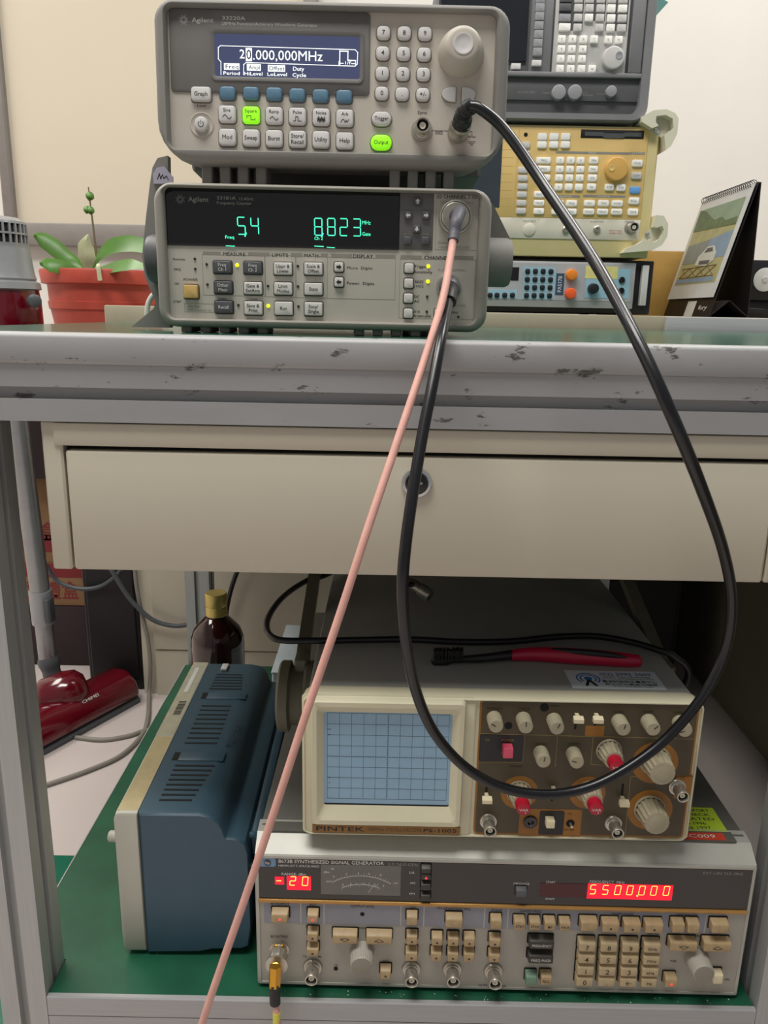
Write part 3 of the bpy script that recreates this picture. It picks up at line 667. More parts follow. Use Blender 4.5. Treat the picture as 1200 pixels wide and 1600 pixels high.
b = MB(); b.pline([(-13.5, 111.3), (-11.7, 115.7), (-10.9, 111.8), (-9.2, 114.8), (-8.3, 111.9), (-6.1, 113.9), (-4.6, 111.0)], 0.6, 59.95); b.build('handwriting', 'print_black', st, 0)
# ================================================================== synthesized signal generator (bottom instrument)
h = thing('signal_generator', 'wide old signal generator with red digits 5500.000 at the bottom of the shelf stack', 'signal generator', (-0.1038, 0.5640, 0.181), -0.4)
b = MB()
b.loft([rr(212.5, 66.5, 425, 134, 2, 22), rr(212.5, 66.5, 425, 134, 2, 0.5), rr(212.5, 66.5, 423, 132, 2, -0.5), rr(212.5, 66.5, 418.5, 127.5, 1, -0.5), rr(212.5, 66.5, 418, 127, 1, 1.5)], False, False)
b.build('front_frame', 'hp_frame', h, 35, 'scuffed light grey front frame')
MB().loft([[(0.3, y, z) for y, z in ((0.8, 133.4), (16, 144.5), (30, 146), (30, 128))], [(424.7, y, z) for y, z in ((0.8, 133.4), (16, 144.5), (30, 146), (30, 128))]]).build('top_bevel', 'hp_frame', h, 20)
tl = (379.7, 145.8, 55.6, 8.6)
MB().box(9, 412, 14.5, 27, 145.4, 146.4).build('top_strip', 'hp_top', h)
MB().box(2, 423, 22, 520, 1.5, 145.5, 1.5).build('case', 'hp_top', h, 35, 'dark grey case with worn top')
for x0 in (12, 390):
    for y0 in (30, 480):
        MB().box(x0, x0 + 22, y0, y0 + 18, -3.8, 2, 1).build('foot', 'black_plastic', h)
MB().box(3, 422, 0.3, 12, 3, 130).build('front_panel', 'hp_panel', h, 35, 'pale grey front panel')
bp = (213.0, 110.6, 425.4, 41.7)
z_gold = bp[1] - bp[3] / 2
MB().box(3.5, 421.5, -0.2, 1, z_gold, 129.5).build('display_window', 'hp_black', h, 35, 'glossy black display window')
MB().box(2.5, 422.5, -1.6, 0.6, z_gold - 3.4, z_gold, 0.5).build('trim_strip', 'hp_gold', h, 35, 'gold trim strip')
MB().box(7, 404, 0.0, 1, z_gold - 25, z_gold - 3.4).build('label_band', 'hp_band', h)
b = MB()
for x in ((39.0, 75.0), (59.1, 75.6), (125.4, 74.9), (145.4, 75.5), (197.6, 75.2), (217.8, 75.0), (388.0, 75.6)):
    b.flat(x[0] - 0.5, x[0] + 0.5, z_gold - 25, z_gold - 3.8, 0, 0.1)
b.build('panel_print', 'hp_frame', h, 0)
# lit windows and digits
for m, bx in (('hp_red_lit', (37.6, 106.2, 20.7, 13.9)), ('hp_red_lit', (21.1, 108.2, 7.8, 7.7)), ('hp_red_dim', (263.5, 105.4, 40.2, 13.7)), ('hp_red_lit', (320.0, 105.5, 72.4, 15.0))):
    MB().box(bx[0] - bx[2] / 2, bx[0] + bx[2] / 2, -0.5, 0, bx[1] - bx[3] / 2, bx[1] + bx[3] / 2).build('red_filter', m, h, 0, 'glowing red readout window' if m == 'hp_red_lit' else 'unlit red readout window')
for ch, p in (('-', (20.5, 108.2)), ('2', (32.4, 108.4)), ('0', (43.0, 108.4))):
    b = MB(); sevenseg(b, ch, p[0], p[1], 4.6, 8.6, 0.6, -0.55); b.build('readout_digit', 'hp_digit', h, 0, 'glowing readout digit')
for ch, p in zip('5500000', ((288.4, 107.2), (299.0, 107.1), (309.5, 107.1), (319.8, 107.2), (330.0, 107.3), (340.1, 107.4), (350.8, 107.5))):
    b = MB(); sevenseg(b, ch, p[0], p[1], 4.6, 9.0, 0.55, -0.55); b.build('readout_digit', 'hp_digit', h, 0, 'glowing readout digit')
p = (326.5, 101.8); b = MB(); b.disc(p[0], p[1], 0.7, -0.55); b.build('decimal_point', 'hp_digit', h, 0)
mt = (90.4, 110.6, 68.1, 29.7)
m0 = MB().box(mt[0] - mt[2] / 2, mt[0] + mt[2] / 2, -0.5, 0, mt[1] - mt[3] / 2, mt[1] + mt[3] / 2).build('level_meter', 'hp_meter', h, 35, 'grey analogue level meter')
b = MB(); mc = (90.9, 69.9)
for R, a0, a1, dn in ((46, -33, 33, 1.6), (37.5, -26, 26, -1.4)):
    A = [(mc[0] + R * math.sin(math.radians(a)), mc[1] + R * 0.98 * math.cos(math.radians(a))) for a in range(a0, a1 + 1, 3)]
    b.pline(A, 0.35, -0.55)
    for k, q in enumerate(A): b.pline([q, (q[0], q[1] + dn * (1.6 if k % 4 == 0 else 1))], 0.22, -0.55)
for s, p in (('0', (75.2, 105.6)), ('.5', (81.8, 106.7)), ('1', (87.0, 107.1)), ('1.5', (92.6, 107.2)), ('2', (97.6, 106.9)), ('2.5', (103.8, 106.4)), ('3', (109.9, 105.6)), ('10', (66.3, 121.5)), ('2', (78.3, 116.5)), ('4', (88.3, 117.5)), ('6', (97.5, 117.5)), ('8', (107.3, 116.4)), ('0', (67.5, 113.8)), ('dBm', (61.3, 118.1)), ('AM', (62.7, 108.7)), ('FM', (120.2, 108.4))):
    tb_text(b, s, p[0], p[1], 2.0, -0.6)
b.pline([(97.1, 98.4), (102.2, 107.3)], 0.3, -0.55)
b.build('meter_scale', 'print_white', m0, 0)
hq = (11.1, 126.0)
b = MB(); b.loft([rr(hq[0], hq[1], 14, 8, 2, 0), rr(hq[0], hq[1], 14, 8, 2, -0.5), rr(hq[0], hq[1], 12.6, 6.6, 1.5, -0.5), rr(hq[0], hq[1], 12.6, 6.6, 1.5, -0.3)]); lgp = b.build('maker_badge', 'hp_blue', h, 0, 'small blue maker badge')
b = MB(); b.disc(hq[0], hq[1], 2.9, -0.5); b.build('badge_disc', 'hp_black', lgp, 0)
b = MB(); tb_text(b, 'hp', hq[0], hq[1], 2.6, -0.75); b.build('lettering', 'print_white', lgp, 0)
texts(h, 'print_white', [('8673B SYNTHESIZED SIGNAL GENERATOR', (65.2, 127.7, 89.6, 3.2)), ('HEWLETT-PACKARD', (37.8, 123.2, 34.7, 2.1)), ('RANGE: dBm', (33.3, 115.0, 20.8, 2.4)), ('LVL', (134.1, 119.4, 4.9, 2.1)), ('AM', (134.5, 109.0, 4.4, 2.1)), ('FM', (134.5, 98.2, 4.4, 2.1)), ('FREQUENCY  MHz', (299.9, 114.7, 29.6, 2.8)), ('MESSAGE', (227.5, 111.0, 13.4, 2.2)), ('START', (252.2, 113.3, 8.0, 2.0)), ('STOPS', (252.5, 96.4, 7.6, 1.9))], -0.35)
texts(h, 'print_grey', [('2.0-26.0 GHz', (126.0, 127.2, 26.0, 2.5)), ('MTR', (145.2, 127.8, 6.6, 2.0)), ('EXT LSN TLK SRQ', (396.7, 126.0, 33.4, 2.5))], -0.35)
texts(h, 'print_black', [('RF OUTPUT', (21.2, 84.2, 15.9, 2.3)), ('ON/OFF', (20.8, 81.1, 9.4, 1.8)), ('ALC', (49.2, 84.2, 5.9, 2.0)), ('INTERNAL', (48.8, 80.8, 10.6, 1.7)), ('OUTPUT LEVEL', (92.4, 83.9, 20.6, 2.4)), ('AM', (135.6, 83.8, 4.1, 1.9)), ('OFF', (135.9, 80.8, 3.9, 1.8)), ('FM DEVIATION MHz', (171.0, 83.8, 28.5, 2.5)), ('OFF', (171.2, 80.2, 4.4, 1.7)), ('PULSE', (208.0, 83.2, 9.1, 2.1)), ('OFF', (207.8, 80.2, 4.1, 1.7)), ('SWEEP FREQ', (237.4, 83.2, 18.5, 2.5)), ('SWEEP MODE', (316.0, 82.6, 18.7, 2.4)), ('OFF', (288.1, 79.4, 3.8, 1.7)), ('AUTO', (307.3, 79.4, 5.8, 1.7)), ('MANUAL', (325.2, 79.2, 8.8, 1.7)), ('SINGLE', (344.3, 79.2, 7.6, 1.8)), ('SWEEP RATE', (371.0, 83.2, 17.7, 2.5)), ('LOCAL', (400.8, 82.0, 8.8, 2.1)), ('RF OUTPUT', (20.2, 50.4, 15.2, 2.5)), ('INTERNAL', (49.2, 61.6, 12.2, 2.0)), ('RANGE', (92.1, 61.6, 9.2, 2.3)), ('VERNIER', (92.1, 46.4, 8.0, 1.8)), ('30%', (136.0, 61.2, 5.3, 1.9)), ('NORM', (207.8, 61.2, 8.2, 2.1)), ('.03', (156.9, 61.7, 5.1, 1.8)), ('.1', (171.5, 62.0, 3.6, 1.7)), ('.3', (186.0, 62.0, 3.0, 1.8)), ('FREQ INCREMENT', (386.4, 62.0, 24.9, 2.5)), ('MKR OFF', (344.7, 62.6, 9.8, 1.7)), ('TUNE', (364.8, 35.0, 5.3, 2.0)), ('ON/OFF', (364.6, 22.9, 9.0, 2.2)), ('LINE', (404.8, 24.6, 4.2, 2.0)), ('ON', (414.0, 16.8, 4.4, 2.2)), ('CW', (69.6, 21.7, 3.9, 2.0)), ('AUTO', (113.5, 27.4, 6.0, 1.6)), ('PEAK', (113.4, 25.2, 6.4, 1.6)), ('+0.7V', (199.9, 3.9, 7.8, 2.2)), ('CLK', (218.2, 4.0, 5.1, 2.0)), ('TTL', (42.0, 30.0, 3.6, 2.0)), ('IN', (55.4, 30.1, 2.7, 1.8)), ('STEP', (365.0, 79.4, 5.5, 1.7)), ('TIME', (377.0, 79.4, 7.3, 1.7))])
PR = 8.0
def hk(bx, text=None, m='hp_key', dot=None, tm='print_black', th=0.42, p=PR, r=0.7, nm='key'):
    rec = MB(); rec.loft([rr(0, 0.8, bx[2] + 2.2, bx[3] + 4.2, 1.2, 0.1), rr(0, 0.8, bx[2] + 2.2, bx[3] + 4.2, 1.2, -0.35)])
    o = key(h, nm, m, bx, p, r, 0.8, grow=0.6, slope=1.6, text=text, tm=tm, th=th)
    rec.build('key_well_shade', 'black_hole', o, 0)
    if dot:
        d = MB(); d.disc(0, -bx[3] * 0.08, 1.0, -p, 0.15, 12); d.build('key_dot', dot, o, 0)
    return o
for bx, dot in (((21.6, 75.8, 14.5, 7.5), 'led_red'), ((49.9, 76.2, 9.4, 7.3), 'led_red'), ((49.8, 57.2, 9.4, 7.5), 'led_off'), ((49.8, 41.4, 9.5, 7.1), 'led_off'), ((113.4, 19.6, 9.2, 7.9), 'led_off'), ((135.0, 76.4, 9.3, 7.5), None), ((135.5, 56.4, 9.4, 7.6), 'led_off'), ((135.6, 39.4, 9.5, 7.8), 'led_off'), ((171.0, 75.2, 13.6, 8.5), None), ((157.2, 55.9, 9.1, 7.4), 'led_off'), ((171.1, 55.8, 9.1, 7.4), 'led_off'), ((185.0, 55.9, 9.1, 7.6), 'led_off'), ((157.0, 39.8, 9.1, 7.5), 'led_off'), ((171.4, 40.0, 9.1, 7.5), 'led_off'), ((185.4, 40.0, 9.1, 7.5), 'led_off'), ((207.0, 75.0, 9.3, 7.5), None), ((207.0, 55.8, 9.1, 7.3), 'led_off'), ((207.2, 40.0, 9.2, 7.3), 'led_off'), ((286.3, 75.2, 14.2, 7.9), None), ((304.7, 74.7, 14.2, 7.8), 'led_off'), ((323.2, 74.6, 14.4, 7.7), 'led_off'), ((341.8, 74.7, 14.6, 8.0), 'led_off'), ((362.3, 75.8, 10.0, 8.1), None), ((375.2, 75.8, 10.1, 8.1), None), ((398.0, 76.2, 14.3, 8.3), None), ((362.4, 18.6, 9.6, 8.1), 'led_red')):
    hk(bx, dot=dot)
for s, bx in (('STRT', (227.1, 74.2, 8.8, 7.7)), ('STOP', (240.1, 74.4, 9.0, 7.4)), ('ΔF', (252.8, 74.6, 9.1, 7.3)), ('MKR', (265.8, 74.4, 9.2, 7.3)), ('RCL', (253.8, 17.8, 8.8, 8.0))):
    hk(bx, s, th=0.34)
for up_, bx in ((0, (77.6, 55.9, 21.4, 7.6)), (1, (107.2, 56.0, 21.7, 7.5)), (0, (368.8, 56.8, 23.2, 7.9)), (1, (397.8, 57.2, 22.9, 7.9))):
    o = hk(bx, nm='arrow_key'); s = 1 if up_ else -1
    q = MB(); q.pline([(-4, -1.0 * s), (-1.6, -1.0 * s), (-1.6, -1.6 * s), (1.6, -1.6 * s), (1.6, -1.0 * s), (4, -1.0 * s), (0, 1.7 * s)], 0.35, -8.05, True); q.build('legend', 'print_black', o, 0)
for s, bx in zip(('7', '8', '9', 'GHz', '4', '5', '6', 'MHz', '1', '2', '3', 'kHz', '0', '.', '←', 'Hz'), ((286.4, 54.0, 13.9, 8.1), (305.0, 54.2, 13.8, 8.1), (323.6, 54.2, 13.8, 8.1), (342.2, 54.4, 14.5, 8.1), (286.8, 41.6, 14.0, 8.4), (305.4, 41.7, 14.1, 8.2), (324.2, 41.7, 14.1, 8.2), (342.8, 41.8, 14.5, 8.0), (287.0, 29.2, 14.3, 8.4), (305.8, 29.2, 14.1, 8.5), (324.6, 29.2, 14.1, 8.5), (343.0, 29.4, 14.3, 8.2), (287.1, 17.6, 14.0, 8.5), (306.2, 17.8, 13.6, 8.3), (325.0, 18.0, 13.9, 8.3), (343.2, 18.2, 13.3, 8.1))):
    hk(bx, s, 'hp_key_pad', th=0.56 if len(s) == 1 else 0.36, nm='number_key')
hk((247.2, 55.0, 20.9, 6.7), 'FREQUENCY', 'hp_key_dark', tm='print_white', th=0.34); hk((247.5, 39.8, 21.2, 7.1), 'FREQ INCR', 'hp_key_dark', tm='print_white', th=0.34)
hk((240.8, 17.2, 8.9, 8.4), m='hp_key_green'); hk((227.2, 104.0, 8.7, 6.1), m='counter_dark_key', p=5)
hk((403.0, 23.0, 8.3, 9.0), m='ivory', nm='power_switch', p=7)
for i, bx in enumerate(((145.6, 124.3, 7.5, 4.4), (145.8, 118.4, 7.5, 5.4), (145.8, 108.0, 7.7, 5.1), (146.0, 97.1, 7.7, 5.2))):
    hk(bx, m='hp_key_dark', p=5, dot='led_red' if i == 1 else None)
for p in ((49.2, 19.5), (136.1, 20.0), (172.0, 21.1), (208.3, 20.0)):
    bnc(h, p[0], p[1], 15, R=8.4)
kp = (92.6, 37.3); knob(h, kp[0], kp[1], 10.6, 9.6, 17, 'hp_knob', 'level_knob', 60, 0.965, capm='hp_cap', capr=8.6)
kp = (384.9, 38.1); knob(h, kp[0], kp[1], 10.6, 9.2, 17, 'hp_knob', 'tuning_knob', 60, 0.985, capm='hp_cap', capr=8.2)
for p in ((69.5, 18.0), (92.2, 76.0)):
    MB().disc(p[0], p[1], 1.9, 0.0, 0.3, 16).build('adjust_hole', 'black_hole', h, 0)
ro = (20.0, 37.6)
RF = (ro[0], ro[1])
b = MB(); b.lathe([(8.5, -0.2), (8.5, 1.5), (6.5, 2), (6.3, 6), (8.2, 6.2), (8.2, 15), (7.6, 16), (9.6, 16.2), (9.6, 18), (5, 18.4)], (ro[0], 0, ro[1]), seg=28, flute=(0.95, 4, 6))
b.build('rf_connector', 'nickel', h, 30, 'nickel output connector nut')
b = MB(); b.lathe([(7.2, 1.8), (7.2, 5.5)], (ro[0], 0, ro[1]), seg=6); b.build('connector_ring', 'brass', h, 20)
# stickers on the top
MB().box(tl[0] - tl[2] / 2, tl[0] + tl[2] / 2 - 4, 15.5, 25, 146.4, 146.8).build('tape_label', 'label_red', h, 0, 'red tape label')
b = MB(); tb_text(b, 'EMC009', 0, 0, 4.6, 0, w=36, fn=lambda a, q: (tl[0] - 2 + a, 20.3 + q, 146.9)); b.build('lettering', 'print_white', h, 0)
MB().box(345, 410, 28, 62, 145.6, 145.9).build('calibration_label', 'label_green', h, 0, 'yellow-green calibration label')
b = MB()
for i, (s, w) in enumerate((('校正 TEST REPORT', 50), ('No. of CHECK', 46), ('CALIBRATED', 50), ('Jan 26 1996', 30), ('May 26 1997', 34))):
    tb_text(b, s, 0, 0, 3.8, 0, w=w, fn=lambda a, q, i=i: (380 + a, 57.5 - i * 6.2 + q, 146.0))
b.pline([(352, 0), (408, 0)], 0.4, 0) if False else None
b.build('lettering', 'print_black', h, 0)
MB().prism([(358, 84), (372, 86), (380, 80), (384, 84), (389, 81), (382, 76), (374, 74), (360, 72)], 145.6, 146.0, 'z').build('torn_label', 'label_mauve', h, 0)

# ================================================================== analogue oscilloscope on top of it
p_ = thing('oscilloscope', 'cream analogue oscilloscope with pale blue screen and brown knob panel', 'oscilloscope', (-0.0625, 0.566, 0.335))
b = MB()
b.loft([rr(161.5, 64, 319, 126, 8, 18, 5), rr(161.5, 64, 323, 128.5, 8, 14, 5), rr(161.5, 64, 323, 128.5, 7, -1, 5), rr(161.5, 64, 321, 126.5, 6, -2.2, 5), rr(161.5, 64, 319.4, 125, 5, -2.2, 5), rr(161.5, 64, 318.6, 124, 4, 0.2, 5)], False, True)
b.build('front_bezel', 'pin_cream', p_, 40, 'cream front bezel')
MB().box(4, 319, 16, 400, 1, 127.5, 2).build('case', 'pin_top', p_, 35, 'grey painted case')
for x0 in (20, 280):
    for y0 in (40, 360):
        MB().box(x0, x0 + 24, y0, y0 + 24, -8.0, 2, 1).build('foot', 'black_plastic', p_)
lp = (69.8, 65.1, 139.9, 127.4)
b = MB(); x0, x1, z0, z1 = lp[0] - lp[2] / 2, lp[0] + lp[2] / 2, lp[1] - lp[3] / 2, lp[1] + lp[3] / 2
b.loft([rr(lp[0], lp[1], lp[2], lp[3], 3, 0.3), rr(lp[0], lp[1], lp[2], lp[3], 3, -0.9), rr(lp[0], lp[1], lp[2] - 1, lp[3] - 1, 3, -1.2)])
b.build('screen_plate', 'pin_cream', p_, 30)
so = (69.4, 70.2, 123.5, 113.3); sc = (69.5, 71.9, 103.4, 84.6)
b = MB(); b.loft([rr(so[0], so[1], so[2] + 1.5, so[3] + 1.5, 4, -1), rr(so[0], so[1], so[2], so[3], 4, -7), rr(so[0], so[1], so[2] - 2, so[3] - 2, 3.5, -8.5), rr(so[0], so[1], so[2] - 9, so[3] - 10, 4, -8.5), rr(so[0], so[1], so[2] - 11, so[3] - 13, 4, -7.5), rr(sc[0], sc[1], sc[2], sc[3], 1.5, -2.0)], False, False)
b.build('screen_hood', 'pin_cream', p_, 30, 'raised cream screen surround')
b = MB(); b.box(sc[0] - sc[2] / 2 - 1, sc[0] + sc[2] / 2 + 1, -1.9, -1.2, sc[1] - sc[3] / 2 - 1, sc[1] + sc[3] / 2 + 1)
scr = b.build('screen', 'pin_screen', p_, 35, 'pale blue screen')
b = MB(); Y = -1.9
gx0, gx1, gz0, gz1 = sc[0] - sc[2] / 2 + 2.6, sc[0] + sc[2] / 2 - 2.4, sc[1] - sc[3] / 2 + 5.5, sc[1] + sc[3] / 2 + 2
gz1 = sc[1] + sc[3] / 2 - 1.0
for i in range(11):
    x = gx0 + (gx1 - gx0) * i / 10; b.pline([(x, gz0), (x, gz1)], 0.22, Y)
for i in range(9):
    z = gz0 + (gz1 - gz0) * i / 8; b.pline([(gx0, z), (gx1, z)], 0.22, Y)
xm, zm = (gx0 + gx1) / 2, (gz0 + gz1) / 2
for i in range(51):
    x = gx0 + (gx1 - gx0) * i / 50; b.pline([(x, zm - 0.7), (x, zm + 0.7)], 0.2, Y)
for i in range(41):
    z = gz0 + (gz1 - gz0) * i / 40; b.pline([(xm - 0.7, z), (xm + 0.7, z)], 0.2, Y)
for s, k in (('100', 6.5), ('90', 6.0), ('10', 2.0), ('0', 1.5)):
    tb_text(b, s, gx0 + 1.6, gz0 + (gz1 - gz0) * k / 8, 1.4, Y - 0.1)
b.build('graticule', 'pin_grat', scr, 0)
MB().box(sc[0] - sc[2] / 2, sc[0] + sc[2] / 2, -2.2, -1.8, sc[1] - sc[3] / 2 - 0.6, sc[1] - sc[3] / 2 + 0.9).build('screen_edge', 'black_hole', scr, 0)
nb = (69.9, 5.9, 123.9, 6.9)
MB().box(nb[0] - nb[2] / 2, nb[0] + nb[2] / 2, -2.0, -0.5, nb[1] - nb[3] / 2, nb[1] + nb[3] / 2).build('name_plate', 'pin_gold', p_, 0, 'gold name plate')
texts(p_, 'print_black', [('PINTEK', (31.4, 6.0, 40.5, 4.3)), ('PS-1005', (115.0, 6.1, 27.7, 3.3))], -2.15)
texts(p_, 'pin_brown', [('100MHz OSCILLOSCOPE', (77.0, 6.2, 45.1, 3.3))], -2.15)
bn = (231.2, 65.0, 176.4, 124.7)
bx0, bx1, bz0, bz1 = bn[0] - bn[2] / 2, bn[0] + bn[2] / 2, bn[1] - bn[3] / 2, bn[1] + bn[3] / 2
b = MB(); b.loft([rr(bn[0], bn[1], bn[2], bn[3], 4, 0.3), rr(bn[0], bn[1], bn[2], bn[3], 4, -0.6)]); b.build('panel_border', 'pin_orange', p_, 0, 'orange border of the knob panel')
b = MB(); b.loft([rr(bn[0], bn[1], bn[2] - 3, bn[3] - 3, 3, 0.3), rr(bn[0], bn[1], bn[2] - 3, bn[3] - 3, 3, -0.8)]); b.build('knob_panel', 'pin_brown', p_, 0, 'brown knob panel')
Y = -0.8
b = MB()
for L in ([(143.9, 96.6), (319.0, 95.4)], [(180.2, 96.2), (180.3, 71.3), (144.6, 70.6)], [(207.0, 96.1), (207.3, 68.0)], [(236.1, 95.9), (236.1, 70.6), (247.0, 70.0)], [(269.9, 59.9), (270.6, 3.0)], [(269.9, 59.9), (321.9, 61.6)]):
    b.pline(L, 0.5, Y)
b.build('panel_lines', 'pin_line', p_, 0)
for bx in ((206.8, 15.0, 51.9, 25.7), (236.7, 101.0, 15.2, 9.2), (313.8, 51.1, 13.8, 21.4)):
    b = MB(); b.flat(bx[0] - bx[2] / 2, bx[0] + bx[2] / 2, bx[1] - bx[3] / 2, bx[1] + bx[3] / 2, Y, 0.12); b.build('label_patch', 'pin_orange', p_, 0, 'orange label patch')
for cc, R in (((179.4, 43.0), 15.5), ((235.6, 44.1), 15.0), ((288.5, 73.2), 19.0), ((288.8, 29.2), 18.8)):
    b = MB(); b.disc(cc[0], cc[1], R, Y, 0.15, 40); b.build('dial_ring', 'pin_orange', p_, 0, 'orange dial ring')
for bx in ((162.1, 83.8, 35.8, 24.2), (207.9, 14.9, 20.6, 22.8)):
    b = MB(); b.loft([rr(bx[0], bx[1], bx[2], bx[3], 1.5, 0), rr(bx[0], bx[1], bx[2], bx[3], 1.5, -1.2)]); b.build('switch_plate', 'black_plastic', p_, 0)
texts(p_, 'pin_line', [('POWER', (167.0, 91.4, 10.3, 2.1)), ('ON', (150.4, 91.4, 3.5, 2.1))], -1.35)
texts(p_, 'print_black', [('INTENSITY', (155.2, 119.4, 13.1, 1.5)), ('FOCUS', (178.6, 119.8, 8.7, 1.5)), ('TRACE ROT', (202.8, 122.6, 6.5, 1.5)), ('MODE', (221.6, 125.4, 6.9, 1.7)), ('LEVEL', (254.3, 118.6, 9.4, 1.5)), ('HOLDOFF', (277.4, 119.2, 9.4, 1.7)), ('POSITION', (302.4, 119.0, 7.7, 1.5)), ('POSITION', (194.2, 88.4, 8.7, 1.5)), ('POSITION', (221.4, 89.2, 9.5, 1.5)), ('VOLTS/DIV', (175.4, 67.4, 10.5, 1.8)), ('EXT TRIG', (310.1, 60.2, 9.2, 1.9)), ('CAL', (222.9, 24.1, 3.8, 1.8)), ('0.5V 1kHz', (223.2, 8.7, 8.7, 1.8))], -1.0)
for i, (cc, mk) in enumerate((((154.6, 111.2), -60), ((178.1, 111.0), 0), ((202.8, 110.6), 25), ((194.2, 80.9), 10), ((220.8, 80.7), -70), ((255.2, 110.8), 15), ((278.7, 111.3), 45), ((304.0, 110.7), -110))):
    knob(p_, cc[0], cc[1], 6.2, 5.8, 15, 'pin_knob', 'small_knob', 40, 0.94, mark=mk)
for cc, nm in (((179.0, 43.8), 'a'), ((237.0, 45.1), 'b'), ((249.9, 83.4), 'c')):
    o = knob(p_, cc[0], cc[1], 9.6, 8.0, 15.5, 'pin_knob', 'range_knob', 28, 0.86, skirt=(10.5, 1.5))
    q = MB(); q.lathe([(5.9, 14), (5.9, 21), (5.5, 24.2), (4.8, 24.6)], (cc[0], 0, cc[1]), seg=36, flute=(0.94, 0, 1)); vo = q.build('variable_knob', 'pin_red', o, 40, 'red fluted VAR knob')
    q = MB(); tb_text(q, 'VAR', cc[0], cc[1] - 0.6, 2.2, -24.75, w=7.6); q.disc(cc[0] + 1.5, cc[1] - 3.2, 0.5, -24.6, 0.1, 10); q.build('legend', 'print_white', vo, 0)
for cc in ((288.2, 75.3), (288.4, 29.9)):
    knob(p_, cc[0], cc[1], 12.0, 10.6, 20, 'pin_knob', 'sweep_knob', 32, 0.86, skirt=(13.0, 2.0), capm='pin_knob', capr=6.4)
for i, (cc, dn) in enumerate((((220.7, 115.3), 1), ((236.3, 115.6), 1), ((206.6, 48.6), 1), ((151.9, 40.9), 0), ((264.3, 40.3), 0))):
    q = MB(); q.flat(cc[0] - 0.9, cc[0] + 0.9, cc[1] - (13 if dn else 2), cc[1] + (2 if dn else 13), Y, 0.1); sl = q.build('switch_slot', 'black_hole', p_, 0)
    q = MB(); dz = 2 if dn else -2
    q.loft([[(cc[0] - 1.4, -0.5, cc[1] - 1.5), (cc[0] + 1.4, -0.5, cc[1] - 1.5), (cc[0] + 1.4, -0.5, cc[1] + 1.5), (cc[0] - 1.4, -0.5, cc[1] + 1.5)], [(cc[0] - 1.4, -5, cc[1] - 1.5), (cc[0] + 1.6, -5, cc[1] - 1.5), (cc[0] + 1.6, -5, cc[1] + 1.5), (cc[0] - 1.4, -5, cc[1] + 1.5)], [(cc[0] - 4.0, -6.5, cc[1] - 2.2), (cc[0] + 4.0, -6.5, cc[1] - 2.2), (cc[0] + 4.0, -6.5, cc[1] + 2.0), (cc[0] - 4.0, -6.5, cc[1] + 2.0)], [(cc[0] - 4.0, -10.5, cc[1] - 2.6), (cc[0] + 4.0, -10.5, cc[1] - 2.6), (cc[0] + 4.0, -10.5, cc[1] + 0.6), (cc[0] - 4.0, -10.5, cc[1] + 0.6)]])
    q.build('switch_lever', 'ivory', sl, 20, 'cream lever switch')
for cc in ((155.1, 15.2), (259.6, 15.6), (309.0, 51.2)):
    bnc(p_, cc[0], cc[1], 15, R=7.4)
cc = (166.6, 83.9, 7.5, 8.7); key(p_, 'power_button', 'pin_power', cc, 9, 0.5, 0.6, label='pink red power button')
cc = (205.8, 18.0, 7.0, 6.9); key(p_, 'push_button', 'ivory', cc, 8, 0.5, 0.6)
cc = (190.3, 15.5); q = MB(); q.lathe([(6.0, 0), (6.0, 2), (5.4, 2.6), (2.6, 2.6), (2.2, 2.0), (1.4, 1.0)], (cc[0], 0, cc[1]), seg=28); q.build('ground_jack', 'black_gloss', p_, 40)
cc = (223.8, 14.8); q = MB(); q.disc(cc[0], cc[1], 3.6, Y, 0.2); hj = q.build('probe_terminal', 'black_hole', p_, 0); q = MB(); q.lathe([(1.1, 0.8), (1.1, 6)], (cc[0], 0, cc[1]), seg=10); q.build('terminal_pin', 'nickel', hj)
for cc, r in (((166.7, 104.3), 3.2), ((194.6, 121.2), 3.6)):
    q = MB(); q.disc(cc[0], cc[1], r, Y, 0.2); q.build('trim_hole', 'black_hole', p_, 0)
# handle
for s, x in ((-1, -2.0), (1, 325.0)):
    q = MB(); q.lathe([(33, -8), (33, 4), (31, 6), (27, 7), (27, 18), (33, 20), (33, 28), (31, 30), (26, 31)] if s < 0 else [(32, -5), (32, 6), (28, 9)], (x, 100, 74), (s, 0, 0), 40); q.build('handle_hub', 'olive', p_, 40, 'round olive handle hub')
q = MB()
for x in (-12.0, 331.0):
    q.box(x - 6, x + 6, 96, 132, 80, 112, 2)
    q.loft([[(x + a, y + dy, z + dz) for a, dy, dz in ((-6, 0, 5), (6, 0, 5), (6, 0, -5), (-6, 0, -5))] for y, z, dy, dz in ((120, 106, 0, 0), (300, 165, 0, 0), (420, 190, 0, 0))])
q.box(-18, 337, 412, 428, 182, 198, 3)
q.build('carry_handle', 'olive', p_, 30, 'olive carry handle swung back')
